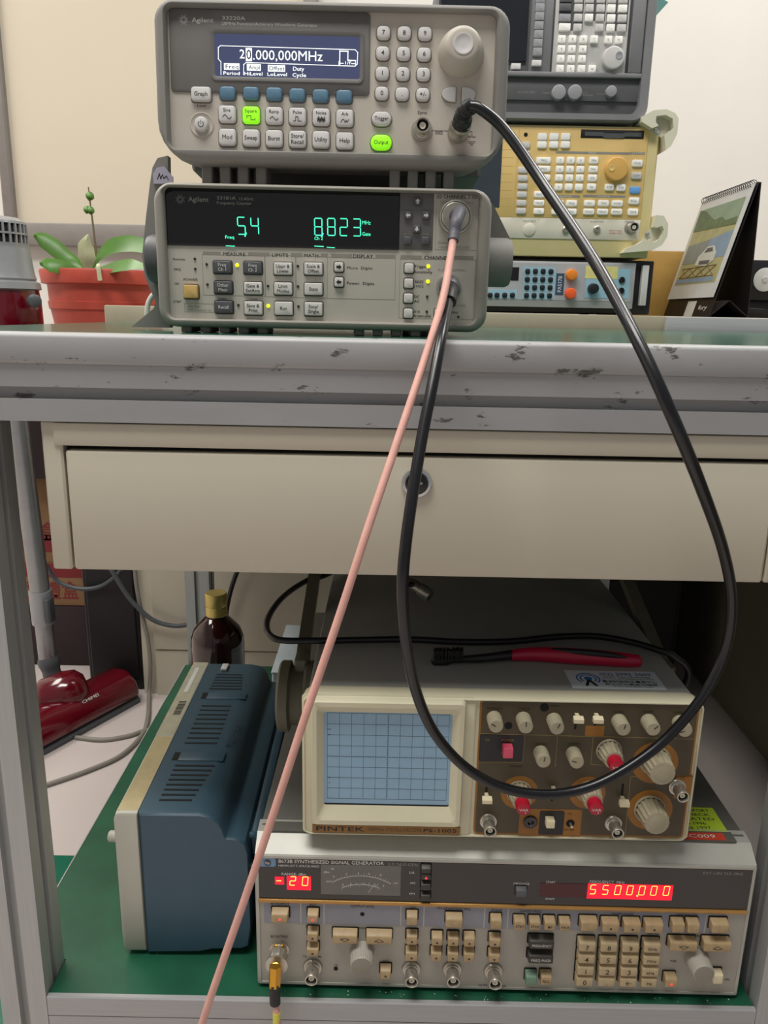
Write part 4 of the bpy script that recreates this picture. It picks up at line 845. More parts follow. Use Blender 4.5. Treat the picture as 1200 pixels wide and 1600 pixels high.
# phone sticker on the top
st = MB(); st.box(222, 300, 21, 54, 127.5, 127.8); stk = st.build('sticker', 'sticker', p_, 0, 'pale blue sticker with phone number (02) 2995 2009')
q = MB()
def onp(u, v): return lambda a, e: (u + a, v + e, 127.95)
tb_text(q, '(02) 2995 2009', 0, 0, 5.0, 0, w=44, fn=onp(273, 47.5))
for R in (3.4, 7.2, 10.2):
    if R > 4:
        ring = [(239 + R * math.cos(a * math.pi / 12), 38.5 + R * math.sin(a * math.pi / 12)) for a in range(-3, 16)]
        for (e, f) in zip(ring[:-1], ring[1:]):
            k = 1 - 1.3 / R
            q.prism([e, f, (239 + (f[0] - 239) * k, 38.5 + (f[1] - 38.5) * k), (239 + (e[0] - 239) * k, 38.5 + (e[1] - 38.5) * k)], 127.8, 127.95, 'z')
    else: q.lathe([(R, 0), (R, 0.15)], (239, 38.5, 127.8), (0, 0, 1), 20)
q.build('sticker_print', 'sticker_blue', stk, 0)
q = MB()
q.prism([(233.5, 25), (236, 25), (239, 33), (242, 25), (244.5, 25), (240.5, 36), (237.5, 36)], 127.8, 127.95, 'z')
for s, v, cp, w in (('Smart Test Technology', 42.3, 2.4, 40), ('Research and Measuring Center', 38.8, 2.2, 44), ('電波科技校正量測中心', 33.6, 3.4, 46), ('新北市三重區光復路', 28.5, 2.4, 44), ('www.wireless.com', 25.0, 2.0, 34)):
    tb_text(q, s, 0, 0, cp, 0, w=w, fn=onp(273, v))
q.build('sticker_print', 'print_black', stk, 0)

# ================================================================== blue portable oscilloscope standing at the left
t = thing('portable_oscilloscope', 'blue and grey portable oscilloscope standing sideways on the left of the lower shelf', 'oscilloscope', (-0.2335, 0.596, 0.177), 0.8)
bz = [(3, 4), (0.5, 8), (0, 20), (0, 146), (1.5, 150.5), (5, 152), (21, 152), (21, 4)]
def lofty(poly, ys, m, name, label=None, sm=35):
    q = MB(); ccx = sum(p[0] for p in poly) / len(poly); ccz = sum(p[1] for p in poly) / len(poly)
    q.loft([[(ccx + (p[0] - ccx) * k, y, ccz + (p[1] - ccz) * k) for p in poly] for y, k in ys])
    return q.build(name, m, t, sm, label)
bezel = lofty(bz, ((0, 0.955), (1.2, 0.985), (4, 1.0), (303, 1.0), (306, 0.97)), 'tek_grey', 'front_bezel', 'pale grey front bezel')
body = [(21.4, 2), (21.4, 151.5), (74, 151.5), (84, 149.5), (91, 145), (95, 138), (97, 130), (99, 127.5), (108, 126.5), (115, 122), (118, 112), (119, 30), (116, 10), (110, 7), (82, 6), (70, 3)]
lofty(body, ((0, 0.965), (1.5, 0.99), (5, 1.0), (302, 1.0), (306, 0.97)), 'tek_blue', 'case', 'slate blue case')
for y0 in (20, 270):
    for x0 in (24, 96): MB().box(x0, x0 + 14, y0, y0 + 14, 0, 8 if x0 > 50 else 3, 1).build('foot', 'black_plastic', t)
def slots(a0, a1, b0, b1, n):
    for k in range(n):
        f = k / (n - 1)
        e0 = [a0[i] + (b0[i] - a0[i]) * f for i in range(3)]; e1 = [a1[i] + (b1[i] - a1[i]) * f for i in range(3)]
        x0, x1 = (e0[0] + 0.2335) * 1000, (e1[0] + 0.2335) * 1000; y = ((e0[1] + e1[1]) / 2 - 0.596) * 1000
        q = MB(); q.box(x0, x1, y - 1.3, y + 1.3, 151.2, 151.75); q.build('vent_slot', 'black_hole', t, 0)
slots((-0.1982, 0.6159, 0.3287), (-0.1685, 0.6157, 0.3287), (-0.1978, 0.6718, 0.3287), (-0.159, 0.6706, 0.3287), 8)
slots((-0.198, 0.7127, 0.3287), (-0.1647, 0.7119, 0.3287), (-0.1977, 0.7908, 0.3287), (-0.1646, 0.7892, 0.3287), 9)
slots((-0.1972, 0.8312, 0.3287), (-0.1593, 0.8312, 0.3287), (-0.1965, 0.8687, 0.3287), (-0.1645, 0.8678, 0.3287), 6)
for e in ((-0.2005, 0.6875, 0.3287), (-0.1995, 0.8142, 0.3287)):
    x, y = (e[0] + 0.2335) * 1000, (e[1] - 0.596) * 1000
    MB().box(x - 3, x + 3, y - 7, y + 7, 151.2, 151.8).build('handle_notch', 'black_hole', t, 0)
    MB().box(x + 3.2, x + 48, y - 8, y + 8, 151.3, 152.2, 0.3).build('handle_flap', 'tek_blue', t, 35)
e = (-0.1896, 0.885, 0.3287); x, y = (e[0] + 0.2335) * 1000, (e[1] - 0.596) * 1000
MB().box(x - 4, x + 4, y - 8, y + 8, 151.5, 155, 1).build('power_button', 'key_light', t, 35, 'small white button')
b = MB(); tb_text(b, 'Tektronix', 0, 0, 8, 0, w=46, fn=lambda a, q: (82 - q * 0.9, 135 + a, 151.9)); b.build('lettering', 'tek_dark', t, 0)
MB().box(2, 20, 130, 304, 151.9, 152.3).build('tape', 'tape_clear', bezel, 0, 'strip of clear tape')
MB().box(3, 20.5, 4, 128, 151.8, 152.15).build('aged_strip', 'tek_yellowed', bezel, 0, 'yellowed top of the bezel')
MB().box(8, 13, 225, 288, 152.4, 152.6).build('paper_label', 'paper_white', bezel, 0)
q = MB()
for k in range(12): q.box(9, 17, 172 + k * 2.6, 172 + k * 2.6 + (0.8 + (k * 7 % 3) * 0.4), 152.35, 152.6)
q.build('barcode', 'print_black', bezel, 0)
for z0, L in ((116, 12), (122, 5), (30, 4)):
    q = MB(); q.lathe([(5.0 if L > 6 else 4.0, -1), (5.0 if L > 6 else 4.0, L - 1), (3.5, L)], (0.5, 16 if L > 6 else 18, z0), (-1, 0, 0), 20); q.build('knob', 'tek_grey', t, 40)
q = MB(); q.tube([(118, 12, 122), (123, 12, 121), (125, 12, 112), (125, 12, 96), (122, 12, 90), (118, 12, 89)], 3.0, 8, 3); q.box(116, 127, 18, 290, 95, 118, 3); q.build('rear_handle', 'tek_blue', t, 40)
# ================================================================== back table and what stands on it
bt = thing('back_table', 'beige steel cabinet table behind the workbench carrying the stacked instruments', 'table', (0.2, 1.26, 0.0))
def tt(name, m, x0, x1, y0, y1, z0, z1, bv=0.0, label=None):
    return MB(1.0).box(x0 - 0.2, x1 - 0.2, y0 - 1.26, y1 - 1.26, z0, z1, bv).build(name, m, bt, 35, label)
tt('table_top', 'beige_metal', -0.45, 1.0, 1.270, 1.95, 0.722, 0.7645, 0.002)
tt('edge_strip', 'alu', 0.438, 1.0, 1.256, 1.268, 0.715, 0.7640, 0.002)
tt('carcass', 'drawer_paint', -0.48, 0.15, 1.440, 1.95, 0.0, 0.630)
tt('upper_carcass', 'drawer_paint', -0.43, 0.15, 1.45, 1.95, 0.630, 0.722)
tt('plinth', 'drawer_paint', -0.452, 0.15, 1.434, 1.4395, 0.0, 0.098)
tt('door', 'drawer_paint', -0.452, 0.15, 1.430, 1.4395, 0.102, 0.628, 0.001)
tt('leg_panel', 'beige_metal', 0.93, 0.96, 1.30, 1.95, 0.692, 0.7215)

# ---- small generator with orange knobs
s = thing('pulse_generator', 'flat silver and blue generator with two orange knobs under the yellow analyser', 'signal generator', (0.05, 1.285, 0.7648))
def fr4(x0, x1, z0, z1, y, t): return [(x0, y, z0), (x1, y, z0), (x1, y, z1), (x0, y, z1)]
MB().box(40, 372, 8, 330, 1.5, 84, 2).build('case', 'black_plastic', s)
for x0 in (60, 330):
    for y0 in (20, 290): MB().box(x0, x0 + 15, y0, y0 + 15, 0, 3).build('foot', 'black_plastic', s)
o0 = (223.3, 44.8, 234.4, 69.7); px0, px1, pz0, pz1 = 45.0, o0[0] + o0[2] / 2, o0[1] - o0[3] / 2, o0[1] + o0[3] / 2
MB().box(px0, px1, -2, 9, pz0, pz1, 0.8).build('front_frame', 'small_frame', s, 35, 'silver front frame')
MB().box(px0 + 3, px1 - 5, -2.5, 0, pz0 + 11, pz1 - 3).build('front_panel', 'small_panel', s)
MB().box((351.5, 46.8)[0], (361.4, 46.9)[0], -3, 8, (358.0, 15.4)[1], (352.9, 76.6)[1], 1).build('side_grip', 'key_light', s)
Y = -2.5
for m, bx in (('small_blue', (189.0, 46.3, 50.6, 48.6)), ('small_blue', (132.8, 29.0, 45.2, 12.8)), ('small_blue', (297.6, 48.0, 69.9, 44.9)), ('small_navy', (222.1, 45.5, 12.8, 33.0)), ('black_gloss', (148.3, 59.8, 15.8, 20.1)), ('paper_yellow', (286.8, 64.4, 51.1, 18.9))):
    MB().box(bx[0] - bx[2] / 2, bx[0] + bx[2] / 2, Y - (0.6 if m == 'paper_yellow' else 0.4), Y, bx[1] - bx[3] / 2, bx[1] + bx[3] / 2).build({'small_blue': 'key_field', 'small_navy': 'model_label', 'black_gloss': 'display', 'paper_yellow': 'sticky_note'}[m], m, s, 0)
b = MB()
for zz in ((186.6, 58.4), (187.4, 46.2), (188.3, 33.7)): b.flat((163.2, 53.7)[0], (213.7, 54.7)[0], zz[1] - 0.5, zz[1] + 0.5, Y - 0.4, 0.1)
b.build('panel_print', 'small_panel', s, 0)
for r in range(4):
    for k in range(4):
        p = (((169.8, 64.1), (182.0, 64.4), (194.2, 64.6), (206.5, 64.4)), ((169.9, 52.0), (182.2, 52.0), (194.4, 52.2), (206.7, 52.2)), ((170.0, 39.6), (182.3, 39.8), (194.6, 40.0), (206.9, 40.0)), ((170.2, 27.3), (182.3, 27.5), (194.6, 27.7), (206.9, 27.6)))[r][k]
        key(s, 'key', 'black_plastic', (p[0], p[1], 7.5, 7.5), 5, 3, 1.0)
for p in ((112.5, 26.6), (123.3, 26.8), (135.6, 27.0), (147.9, 27.3)): key(s, 'key', 'black_plastic', (p[0], p[1], 7.5, 7.5), 5, 3, 1.0)
for m, p in (('orange_a', (238.4, 59.8)), ('orange_b', (239.1, 31.5))): knob(s, p[0], p[1], 9.0, 8.2, 14, m, 'orange_knob', 32, 0.97)
p = (277.4, 39.7); knob(s, p[0] - 3, p[1], 8.5, 7.5, 16, 'black_plastic', 'black_knob', 32, 0.95)
for p in ((319.4, 53.5), (320.0, 37.3)):
    MB().lathe([(5, 2), (5, 5), (4, 6), (2.2, 6), (2.0, 4)], (p[0], 0, p[1]), seg=20).build('jack', 'black_gloss', s, 40)
mp = (222.0, 45.5, 8.1, 26.2)
b = MB(); tb_text(b, 'PAS178', 0, 0, 6.0, 0, w=24, fn=lambda a, q: (mp[0] - q, Y - 0.55, mp[1] + a)); b.build('lettering', 'print_white', s, 0)

# ---- yellow spectrum analyser
y = thing('yellow_analyser', 'yellow spectrum analyser with rows of white keys and cream corner bumpers', 'spectrum analyser', (0.05, 1.285, 0.852))
MB().box(70, 357, 10, 420, 1, 189, 3).build('case', 'ana_body', y, 35)
MB().box(70, 358, 0.5, 14, 0.5, 189.5, 2).build('front_frame', 'ana_body', y, 35, 'pale yellow front frame')
fp = (228.6, 121.4, 230.5, 128.9)
z0 = fp[1] - fp[3] / 2; z1 = fp[1] + fp[3] / 2; fx1 = (340.9, 128.0)[0]
MB().box(80, fx1, -1.0, 1, z0, z1, 0.5).build('front_panel', 'ana_yellow', y, 35, 'ochre yellow key panel')
MB().box(74, fx1, -1.2, 1, (236.3, 26.3)[1], z0 - 0.3, 0.5).build('lower_strip', 'ana_strip', y)
MB().box(74, (120.1, 84.7)[0], -1.6, 0.5, (110.8, 70.6)[1], z1, 0.5).build('screen', 'screen_slate', y, 0, 'dark screen edge')
b = MB()
for q in ((127.8, 142.2), (127.7, 130.6), (127.6, 119.2), (127.8, 107.4), (127.9, 95.9), (127.8, 83.8), (127.9, 72.4), (128.5, 153.8), (128.6, 165.0)):
    b.pline([(q[0] - 10, q[1]), (q[0] + 10, q[1])], 0.5, -1.0)
b.pline([(144.4, 183.2), (143.3, 59.0)], 0.5, -1.0)
b.build('panel_lines', 'ana_groove', y, 0)
for bx in ((258.3, 151.4, 113.2, 3.3), (326.6, 152.1, 22.3, 3.4), (225.0, 88.7, 37.4, 3.2), (281.2, 89.8, 64.9, 3.3)):
    MB().box(bx[0] - bx[2] / 2, bx[0] + bx[2] / 2, -1.2, -0.9, bx[1] - bx[3] / 2, bx[1] + bx[3] / 2).build('header_bar', 'print_grey', y, 0)
texts(y, 'print_white', [('DATA', (257.4, 151.3, 11.0, 2.4)), ('SYSTEM', (327.0, 152.1, 18.7, 2.4)), ('MARKER', (222.1, 88.6, 18.4, 2.3)), ('CONTROL', (280.4, 89.7, 20.1, 2.2))], -1.35)
def yk(p, w, hh, m='key_white', tx=None): key(y, 'key', m, (p[0], p[1], w, hh), 4, 2.2, 1.0, text=tx, th=0.3, tw=0.7, tm='print_grey')
for p in ((179.8, 172.3), (197.4, 172.6), (214.9, 173.0), (179.8, 161.1), (197.7, 161.5), (215.3, 161.8)): yk(p, 14, 10)
for p in ((154.2, 160.2), (154.5, 148.2), (153.3, 124.8), (153.6, 113.2), (153.8, 101.4), (153.7, 89.7), (153.7, 77.6), (153.9, 66.0)): yk(p, 15, 9, 'spec_light')
for p, tx in (((183.7, 139.1), 'FREQ'), ((184.0, 127.1), 'SPAN'), ((184.4, 114.7), 'LEVEL')): yk(p, 22, 9, tx=tx)
for p, tx in (((180.3, 90.4), 'MEAS'), ((180.9, 78.1), 'TRACE'), ((181.4, 66.2), 'TG')): yk(p, 16, 9, tx=tx)
for p, tx in zip(((209.2, 139.6), (225.1, 139.9), (240.2, 139.9), (209.3, 127.1), (225.0, 127.3), (240.7, 127.4), (209.2, 114.9), (224.9, 115.0), (240.9, 115.3), (209.4, 101.7), (224.9, 102.0), (240.6, 102.1)), '7894561230.-'): yk(p, 12, 9.5, tx=tx)
for p, tx in (((260.2, 140.5), 'GHz'), ((260.5, 128.0), 'MHz'), ((260.2, 115.6), 'kHz'), ((260.0, 102.7), 'Hz'), ((287.6, 102.7), 'STEP'), ((305.4, 102.5), 'STEP')): yk(p, 14, 9.5, tx=tx)
for p, m, tx in (((327.1, 137.7), 'key_white', 'LOCAL'), ((327.3, 120.0), 'spec_light', 'COPY'), ((327.3, 99.5), 'key_sky', None), ((327.2, 83.8), 'key_white', 'RECALL'), ((327.3, 67.7), 'key_white', 'SAVE')): yk(p, 16, 10, m, tx)
for p, tx in (((210.1, 78.4), None), ((231.2, 78.5), 'PEAK'), ((258.9, 79.1), 'BW'), ((280.5, 79.5), 'TRIG'), ((301.8, 79.6), 'SWEEP'), ((209.7, 66.2), None), ((231.4, 66.4), 'MKR'), ((258.8, 66.9), 'FORMAT'), ((280.2, 67.1), 'DISPLAY'), ((301.9, 67.5), 'REPEAT')): yk(p, 17, 9, tx=tx)
p = (295.3, 128.2); knob(y, p[0], p[1], 18.0, 17.0, 10, 'ana_knob', 'rotary_knob', 48, 0.985)
q = (286.9, 128.9); MB().lathe([(4.6, 9.6), (4.6, 10.7), (4.1, 10.8), (3.0, 10.4)], (q[0], 0, q[1]), seg=20).build('finger_dimple', 'ana_yellow', y, 40)
fl = (285.7, 178.0, 95.8, 11.9)
MB().box(fl[0] - fl[2] / 2, fl[0] + fl[2] / 2, -1.6, 0, fl[1] - fl[3] / 2, fl[1] + fl[3] / 2, 0.4).build('floppy_slot', 'black_plastic', y, 35, 'black floppy drive slot')
MB().prism([(fl[0] - fl[2] / 2 + 6, fl[1] + 2.5), (fl[0] - 16, fl[1] + 2.5), (fl[0] - 12, fl[1] + 1), (fl[0] + 16, fl[1] + 1), (fl[0] + 20, fl[1] + 2.5), (fl[0] + fl[2] / 2 - 4, fl[1] + 2.5), (fl[0] + fl[2] / 2 - 4, fl[1] - 3), (fl[0] + 20, fl[1] - 3), (fl[0] + 16, fl[1] - 5.5), (fl[0] - 12, fl[1] - 5.5), (fl[0] - 16, fl[1] - 3), (fl[0] - fl[2] / 2 + 6, fl[1] - 3)], -1.6, -2.4).build('floppy_door', 'counter_dark_key', y, 0)
p = (168.3, 39.1); MB().lathe([(9.6, 0), (9.6, 2.6), (8.8, 3.2)], (p[0], 0, p[1]), seg=28).build('cover_cap', 'ana_strip', y, 40)
for p in ((273.7, 41.4), (225.1, 39.7)): MB().lathe([(5.4, 1), (5.4, 4), (4, 5), (2.4, 5), (2.2, 3)], (p[0], 0, p[1]), seg=20).build('jack', 'nickel', y, 40)
p = (326.8, 44.1); bnc(y, p[0], p[1], 20, 'n_connector', R=10.5)
p = (154.5, 175.1); MB().disc(p[0], p[1], 3, -1.0).build('phones_jack', 'black_hole', y, 0)
texts(y, 'print_red', [('INPUT MAX', (303.2, 39.9, 19.7, 2.6)), ('+30dBm MAX', (303.0, 36.4, 20.8, 2.5))], -1.3)
texts(y, 'print_grey', [('OUT 50Ω', (168.0, 51.4, 19.6, 2.5)), ('PROBE PWR', (273.0, 52.6, 21.2, 2.5)), ('INPUT', (321.9, 53.4, 10.6, 2.3))], -1.3)
UB = [(323.2, 199.9), (340.3, 208.7), (359.4, 210.7), (372.9, 205.5), (378.9, 198.1), (378.7, 176.8), (371.4, 159.9), (364.2, 154.5), (359.9, 175.2), (372.6, 185.0), (369.8, 197.9), (359.0, 202.9), (345.0, 201.0), (345.1, 192.8), (349.7, 188.1), (340.3, 184.4), (323.9, 192.9)]
MB().prism(UB, -16, 30).build('corner_bumper', 'ana_cream', y, 30, 'cream moulded corner bumper')
MB().prism([(345.0, 201.0), (359.0, 202.9), (369.8, 197.9), (372.6, 185.0), (359.9, 175.2), (343.0, 183.2)], 0, 30).build('bumper_recess', 'ana_strip', y, 0)
LB = [(359.6, 62.3), (371.6, 61.5), (379.5, 49.6), (380.1, 32.0), (373.5, 19.2), (358.3, 10.8), (313.0, 6.3), (317.8, 12.6), (333.8, 19.0), (343.4, 25.0), (359.8, 22.0), (371.0, 29.3), (373.7, 42.0), (369.9, 47.4), (364.1, 44.3), (357.9, 45.5)]
MB().prism(LB, -16, 30).build('corner_bumper', 'ana_cream', y, 30, 'cream moulded corner bumper')
MB().prism([(343.4, 25.0), (357.9, 45.5), (369.9, 47.4), (373.7, 42.0), (371.0, 29.3), (359.8, 22.0)], 0, 28).build('bumper_recess', 'ana_strip', y, 0)
for p in ((352.2, 184.0), (353.2, 35.0)): screw(y, p[0], p[1], 4.0, -1.0)

# ---- grey spectrum analyser on top
g2 = thing('grey_analyser', 'dark grey spectrum analyser with grey keypad on top of the yellow analyser', 'spectrum analyser', (0.05, 1.285, 1.060))
SX = (333.8, 71.3)[0]
MB().loft([rr((SX + 10) / 2, 92, SX - 10, 212, 22, 30, 6), rr((SX + 10) / 2, 92, SX - 10, 212, 22, -6, 6), rr((SX + 10) / 2, 92, SX - 14, 208, 20, -10, 6), rr((SX + 2) / 2, 94, SX - 30, 196, 14, -10, 6), rr((SX + 2) / 2, 94, SX - 32, 194, 13, 2, 6)], False, False).build('bumper', 'spec_grey', g2, 40, 'grey protective bumper')
MB().box(14, SX - 4, 2, 400, -13, 196, 3).build('case', 'spec_dark', g2)
sb = (226.0, 30.0, 188.1, 30.7)
MB().box(20, sb[0] + sb[2] / 2, -2, 3, sb[1] - sb[3] / 2, sb[1] + sb[3] / 2, 1).build('connector_panel', 'spec_dark', g2)
MB().box(20, (322.8, 49.4)[0], -9, 3, sb[1] + sb[3] / 2, (225.9, 49.8)[1] + 2, 1).build('sill', 'spec_grey', g2)
kpd = (241.4, 107.4, 108.9, 115.4)
MB().box(kpd[0] - kpd[2] / 2, kpd[0] + kpd[2] / 2, -4, 3, kpd[1] - kpd[3] / 2, kpd[1] + kpd[3] / 2, 1).build('keypad_panel', 'spec_light', g2, 35, 'pale grey keypad panel')
MB().box((299.3, 97.6)[0], (318.5, 98.0)[0], -8, 3, (311.9, 52.5)[1], 190, 1).build('side_channel', 'spec_grey', g2)
MB().box(20, (148.0, 108.3)[0], -2, 3, (140.1, 66.5)[1], 190, 0.5).build('screen', 'spec_screen', g2, 0, 'dark screen')
MB().box((152.4, 108.4)[0], (184.7, 109.0)[0], -3, 3, (171.3, 52.1)[1], 190, 1).build('softkey_panel', 'spec_grey', g2)
b = MB()
for bx in ((209.7, 132.4, 35.6, 48.7), (244.4, 139.3, 30.5, 36.2), (277.1, 133.2, 31.4, 49.5)):
    b.flat(bx[0] - bx[2] / 2, bx[0] + bx[2] / 2, bx[1] - bx[3] / 2, bx[1] + bx[3] / 2, -4, 0.3)
b.build('key_fields', 'spec_dark', g2, 0)
def sk(p, w, hh, m='spec_light', nm='key', tx=None): key(g2, nm, m, (p[0], p[1], w, hh), 8.5, 0.8, 0.7, text=tx, th=0.32, tm='print_grey')
for p in ((163.3, 135.8), (163.4, 124.6), (163.4, 112.7), (163.6, 101.1), (163.5, 89.6), (163.6, 78.1), (163.1, 146.8)): sk(p, 13, 11, 'spec_cap', 'softkey')
for p in ((163.2, 63.1), (132.9, 58.2)): sk(p, 14, 8, 'key_light')
for p, tx in zip(((198.0, 95.3), (213.8, 95.6), (229.8, 95.6), (198.4, 82.5), (213.9, 82.8), (230.0, 82.8), (198.5, 69.6), (214.0, 69.6), (229.9, 69.9), (198.6, 56.4), (214.2, 56.4), (230.1, 56.7), (245.6, 95.9), (266.4, 96.0), (281.9, 96.0), (246.0, 56.7)), '789456123.0-↑↓←↵'): sk(p, 11, 9.5, 'key_white', 'number_key', tx)
for p, w, m in (((200.2, 136.7), 17, 'counter_dark_key'), ((219.1, 136.5), 12, 'spec_light'), ((235.3, 136.5), 12, 'spec_light'), ((251.5, 136.5), 12, 'spec_light'), ((267.1, 136.8), 12, 'key_white'), ((283.6, 136.8), 13, 'key_white'), ((200.3, 123.3), 17, 'spec_cap'), ((219.8, 123.9), 12, 'spec_light'), ((235.5, 124.2), 12, 'key_white'), ((251.7, 124.2), 12, 'spec_light'), ((268.0, 124.0), 12, 'key_white'), ((284.0, 124.0), 13, 'spec_light'), ((201.0, 111.2), 17, 'key_white'), ((220.0, 111.0), 12, 'spec_light'), ((251.7, 111.3), 12, 'spec_light'), ((268.3, 111.4), 12, 'key_white'), ((284.3, 111.4), 13, 'spec_light'), ((199.9, 148.1), 17, 'counter_dark_key'), ((218.7, 147.9), 12, 'spec_light'), ((234.9, 148.0), 12, 'spec_light'), ((251.1, 148.2), 12, 'spec_light'), ((267.0, 148.3), 12, 'spec_light'), ((283.4, 148.3), 13, 'spec_light')): sk(p, w, 9.5, m)
p = (275.0, 70.9); knob(g2, p[0], p[1], 16.5, 15.5, 14, 'spec_light', 'rotary_knob', 48)
p = (282.6, 73.7); MB().lathe([(5.2, 13.6), (5.2, 14.7), (4.6, 14.8), (3.4, 14.4)], (p[0], 0, p[1]), seg=20).build('finger_dimple', 'spec_cap', g2, 40)
for p, r in (((198.5, 24.1), 10.4), ((222.6, 24.5), 10.4), ((276.7, 26.8), 8.0)): knob(g2, p[0], p[1], r, r, 11, 'spec_cap', 'connector_cap', 32)
texts(g2, 'print_grey', [('RF OUT 50Ω', (151.6, 25.2, 24.9, 2.8)), ('INPUT', (182.3, 24.4, 11.0, 2.3)), ('EXT', (239.7, 25.9, 6.6, 2.2)), ('KEYBOARD', (243.9, 22.7, 15.8, 2.2)), ('VOLUME', (262.6, 24.4, 10.9, 2.2))], -2.2)
for x0 in (30, 250):
    for y0 in (30, 360): MB().box(x0, x0 + 40, y0, y0 + 20, -18.0, -12, 1).build('foot', 'spec_grey', g2)
ts = MB(1.0); e = (0.4147, 1.4, 1.2479); ts.prism([(e[0] - 0.06, e[2] + 0.04), (e[0] + 0.02, e[2] - 0.002), (e[0] - 0.005, e[2] - 0.03), (e[0] - 0.06, e[2] - 0.05)], 1.392, 1.395)
q = thing('plastic_sleeve', 'teal corner sticking out from the side of the dark grey analyser', 'folder', (0.45, 1.4, 1.2))
ts.v = [(a - 0.45, b_ - 1.4, c_ - 1.2) for a, b_, c_ in ts.v]; ts.build('sheet', 'teal_sheet', q, 0)

# ---- desk calendar
k = thing('desk_calendar', 'spiral desk calendar showing a white car picture beside the instruments', 'calendar', (0.530, 1.32, 0.7648))
H = 0.208; W = 0.215
def slab(name, m, A, Bp, th, y0, y1, parent=None, label=None):
    """board between two points of the end profile, th thick"""
    d = Vector((Bp[0] - A[0], Bp[1] - A[1])); n = Vector((-d.y, d.x)).normalized() * th
    q = MB(1.0); q.prism([A, Bp, (Bp[0] + n.x, Bp[1] + n.y), (A[0] + n.x, A[1] + n.y)], y0, y1)
    return q.build(name, m, parent or k, 0, label)
A0 = (0.0, 0.0); AP = (0.054, H); B0 = (0.064, 0.0)
slab('front_board', 'cal_black', A0, AP, 0.0016, 0, W); slab('back_board', 'cal_black', B0, (0.057, H), 0.0016, 0, W)
slab('base_fold', 'cal_black', A0, (0.030, 0.026), 0.0014, 0, W); slab('base_fold', 'cal_black', (0.030, 0.026), (0.062, 0.001), 0.0014, 0, W)
def onpage(f, g_, off): # f along the leaning face, g_ along its width (0 = far end)
    d = Vector((AP[0], AP[1])).normalized(); n = Vector((-d.y, d.x))
    p = d * (f * Vector(AP).length) + n * (0.0016 + off)
    return (p.x, W - g_ * W, p.y)
def patch(name, m, pts, off, parent, label=None):
    q = MB(1.0); q.add([onpage(f, g_, off) for f, g_ in pts] + [onpage(f, g_, off - 0.0004) for f, g_ in pts], [tuple(range(len(pts)))] + [tuple(reversed(range(len(pts), 2 * len(pts))))] + [(i, (i + 1) % len(pts), len(pts) + (i + 1) % len(pts), len(pts) + i) for i in range(len(pts))])
    return q.build(name, m, parent, 0, label)
R4 = lambda f0, f1, g0, g1: [(f0, g0), (f0, g1), (f1, g1), (f1, g0)]
pg = patch('page', 'cal_page', R4(0.145, 0.985, 0.0, 1.0), 0.004, k, 'white calendar page')
q = MB(1.0); q.v = []; d_ = MB(1.0)
pic = patch('picture_sand', 'cal_sand', R4(0.265, 0.88, 0.06, 0.92), 0.0045, pg)
patch('picture_sky', 'cal_sky', [(0.75, 0.06), (0.70, 0.92), (0.90, 0.92), (0.90, 0.06)], 0.0048, pg); patch('picture_trees', 'cal_green', [(0.72, 0.06), (0.70, 0.92), (0.76, 0.9), (0.75, 0.7), (0.79, 0.6), (0.78, 0.45), (0.84, 0.3), (0.88, 0.2), (0.9, 0.06)], 0.0051, pg)
patch('picture_water', 'cal_water', [(0.46, 0.45), (0.46, 0.92), (0.66, 0.92), (0.62, 0.5)], 0.0048, pg); patch('picture_haze', 'cal_haze', [(0.44, 0.08), (0.44, 0.5), (0.62, 0.52), (0.60, 0.08)], 0.0049, pg)
patch('picture_water', 'cal_water', R4(0.275, 0.31, 0.08, 0.86), 0.0048, pg)
patch('picture_car', 'paper_white', [(0.42, 0.38), (0.40, 0.62), (0.44, 0.74), (0.50, 0.74), (0.525, 0.70), (0.56, 0.66), (0.56, 0.52), (0.52, 0.46), (0.49, 0.40)], 0.0053, pg); patch('picture_windows', 'spec_dark', [(0.515, 0.50), (0.515, 0.67), (0.548, 0.64), (0.548, 0.54)], 0.0056, pg); patch('picture_grille', 'spec_dark', [(0.42, 0.46), (0.415, 0.66), (0.445, 0.68), (0.45, 0.46)], 0.0056, pg)
q = MB(1.0)
for i in range(4):
    for (f0, g0, f1, g1) in ((0.32, 0.12 + i * 0.18, 0.40, 0.30 + i * 0.18), (0.40, 0.12 + i * 0.18, 0.32, 0.30 + i * 0.18), (0.32, 0.12 + i * 0.18, 0.32, 0.30 + i * 0.18), (0.40, 0.12 + i * 0.18, 0.40, 0.30 + i * 0.18)):
        q.tube([onpage(f0, g0, 0.0049), onpage(f1, g1, 0.0049)], 0.0006, 4, 1)
q.build('picture_railing', 'carton', pg, 0)
for i in range(26):
    yy = W - (0.03 + i * 0.0365) * W
    q = MB(1.0); q.tube([(AP[0] - 0.004 + 0.006 * math.cos(a * math.pi / 6), yy, AP[1] - 0.001 + 0.006 * math.sin(a * math.pi / 6)) for a in range(-1, 11)], 0.0006, 5, 1); q.build('spiral_ring', 'black_plastic', k, 40)
patch('barcode_label', 'paper_white', R4(0.0, 0.125, 0.48, 0.66), 0.0006, k)
b = MB(1.0); P, F = glyphs('Jerry'); b = MB(1.0); fx = max(p[0] for p in glyphs('fury')[0]); b.add([onpage(0.055 + p[1] * 0.05, 0.74 + p[0] / fx * 0.17, 0.0006) for p in glyphs('fury')[0]], glyphs('fury')[1]); b.build('lettering', 'paper_white', k, 0)

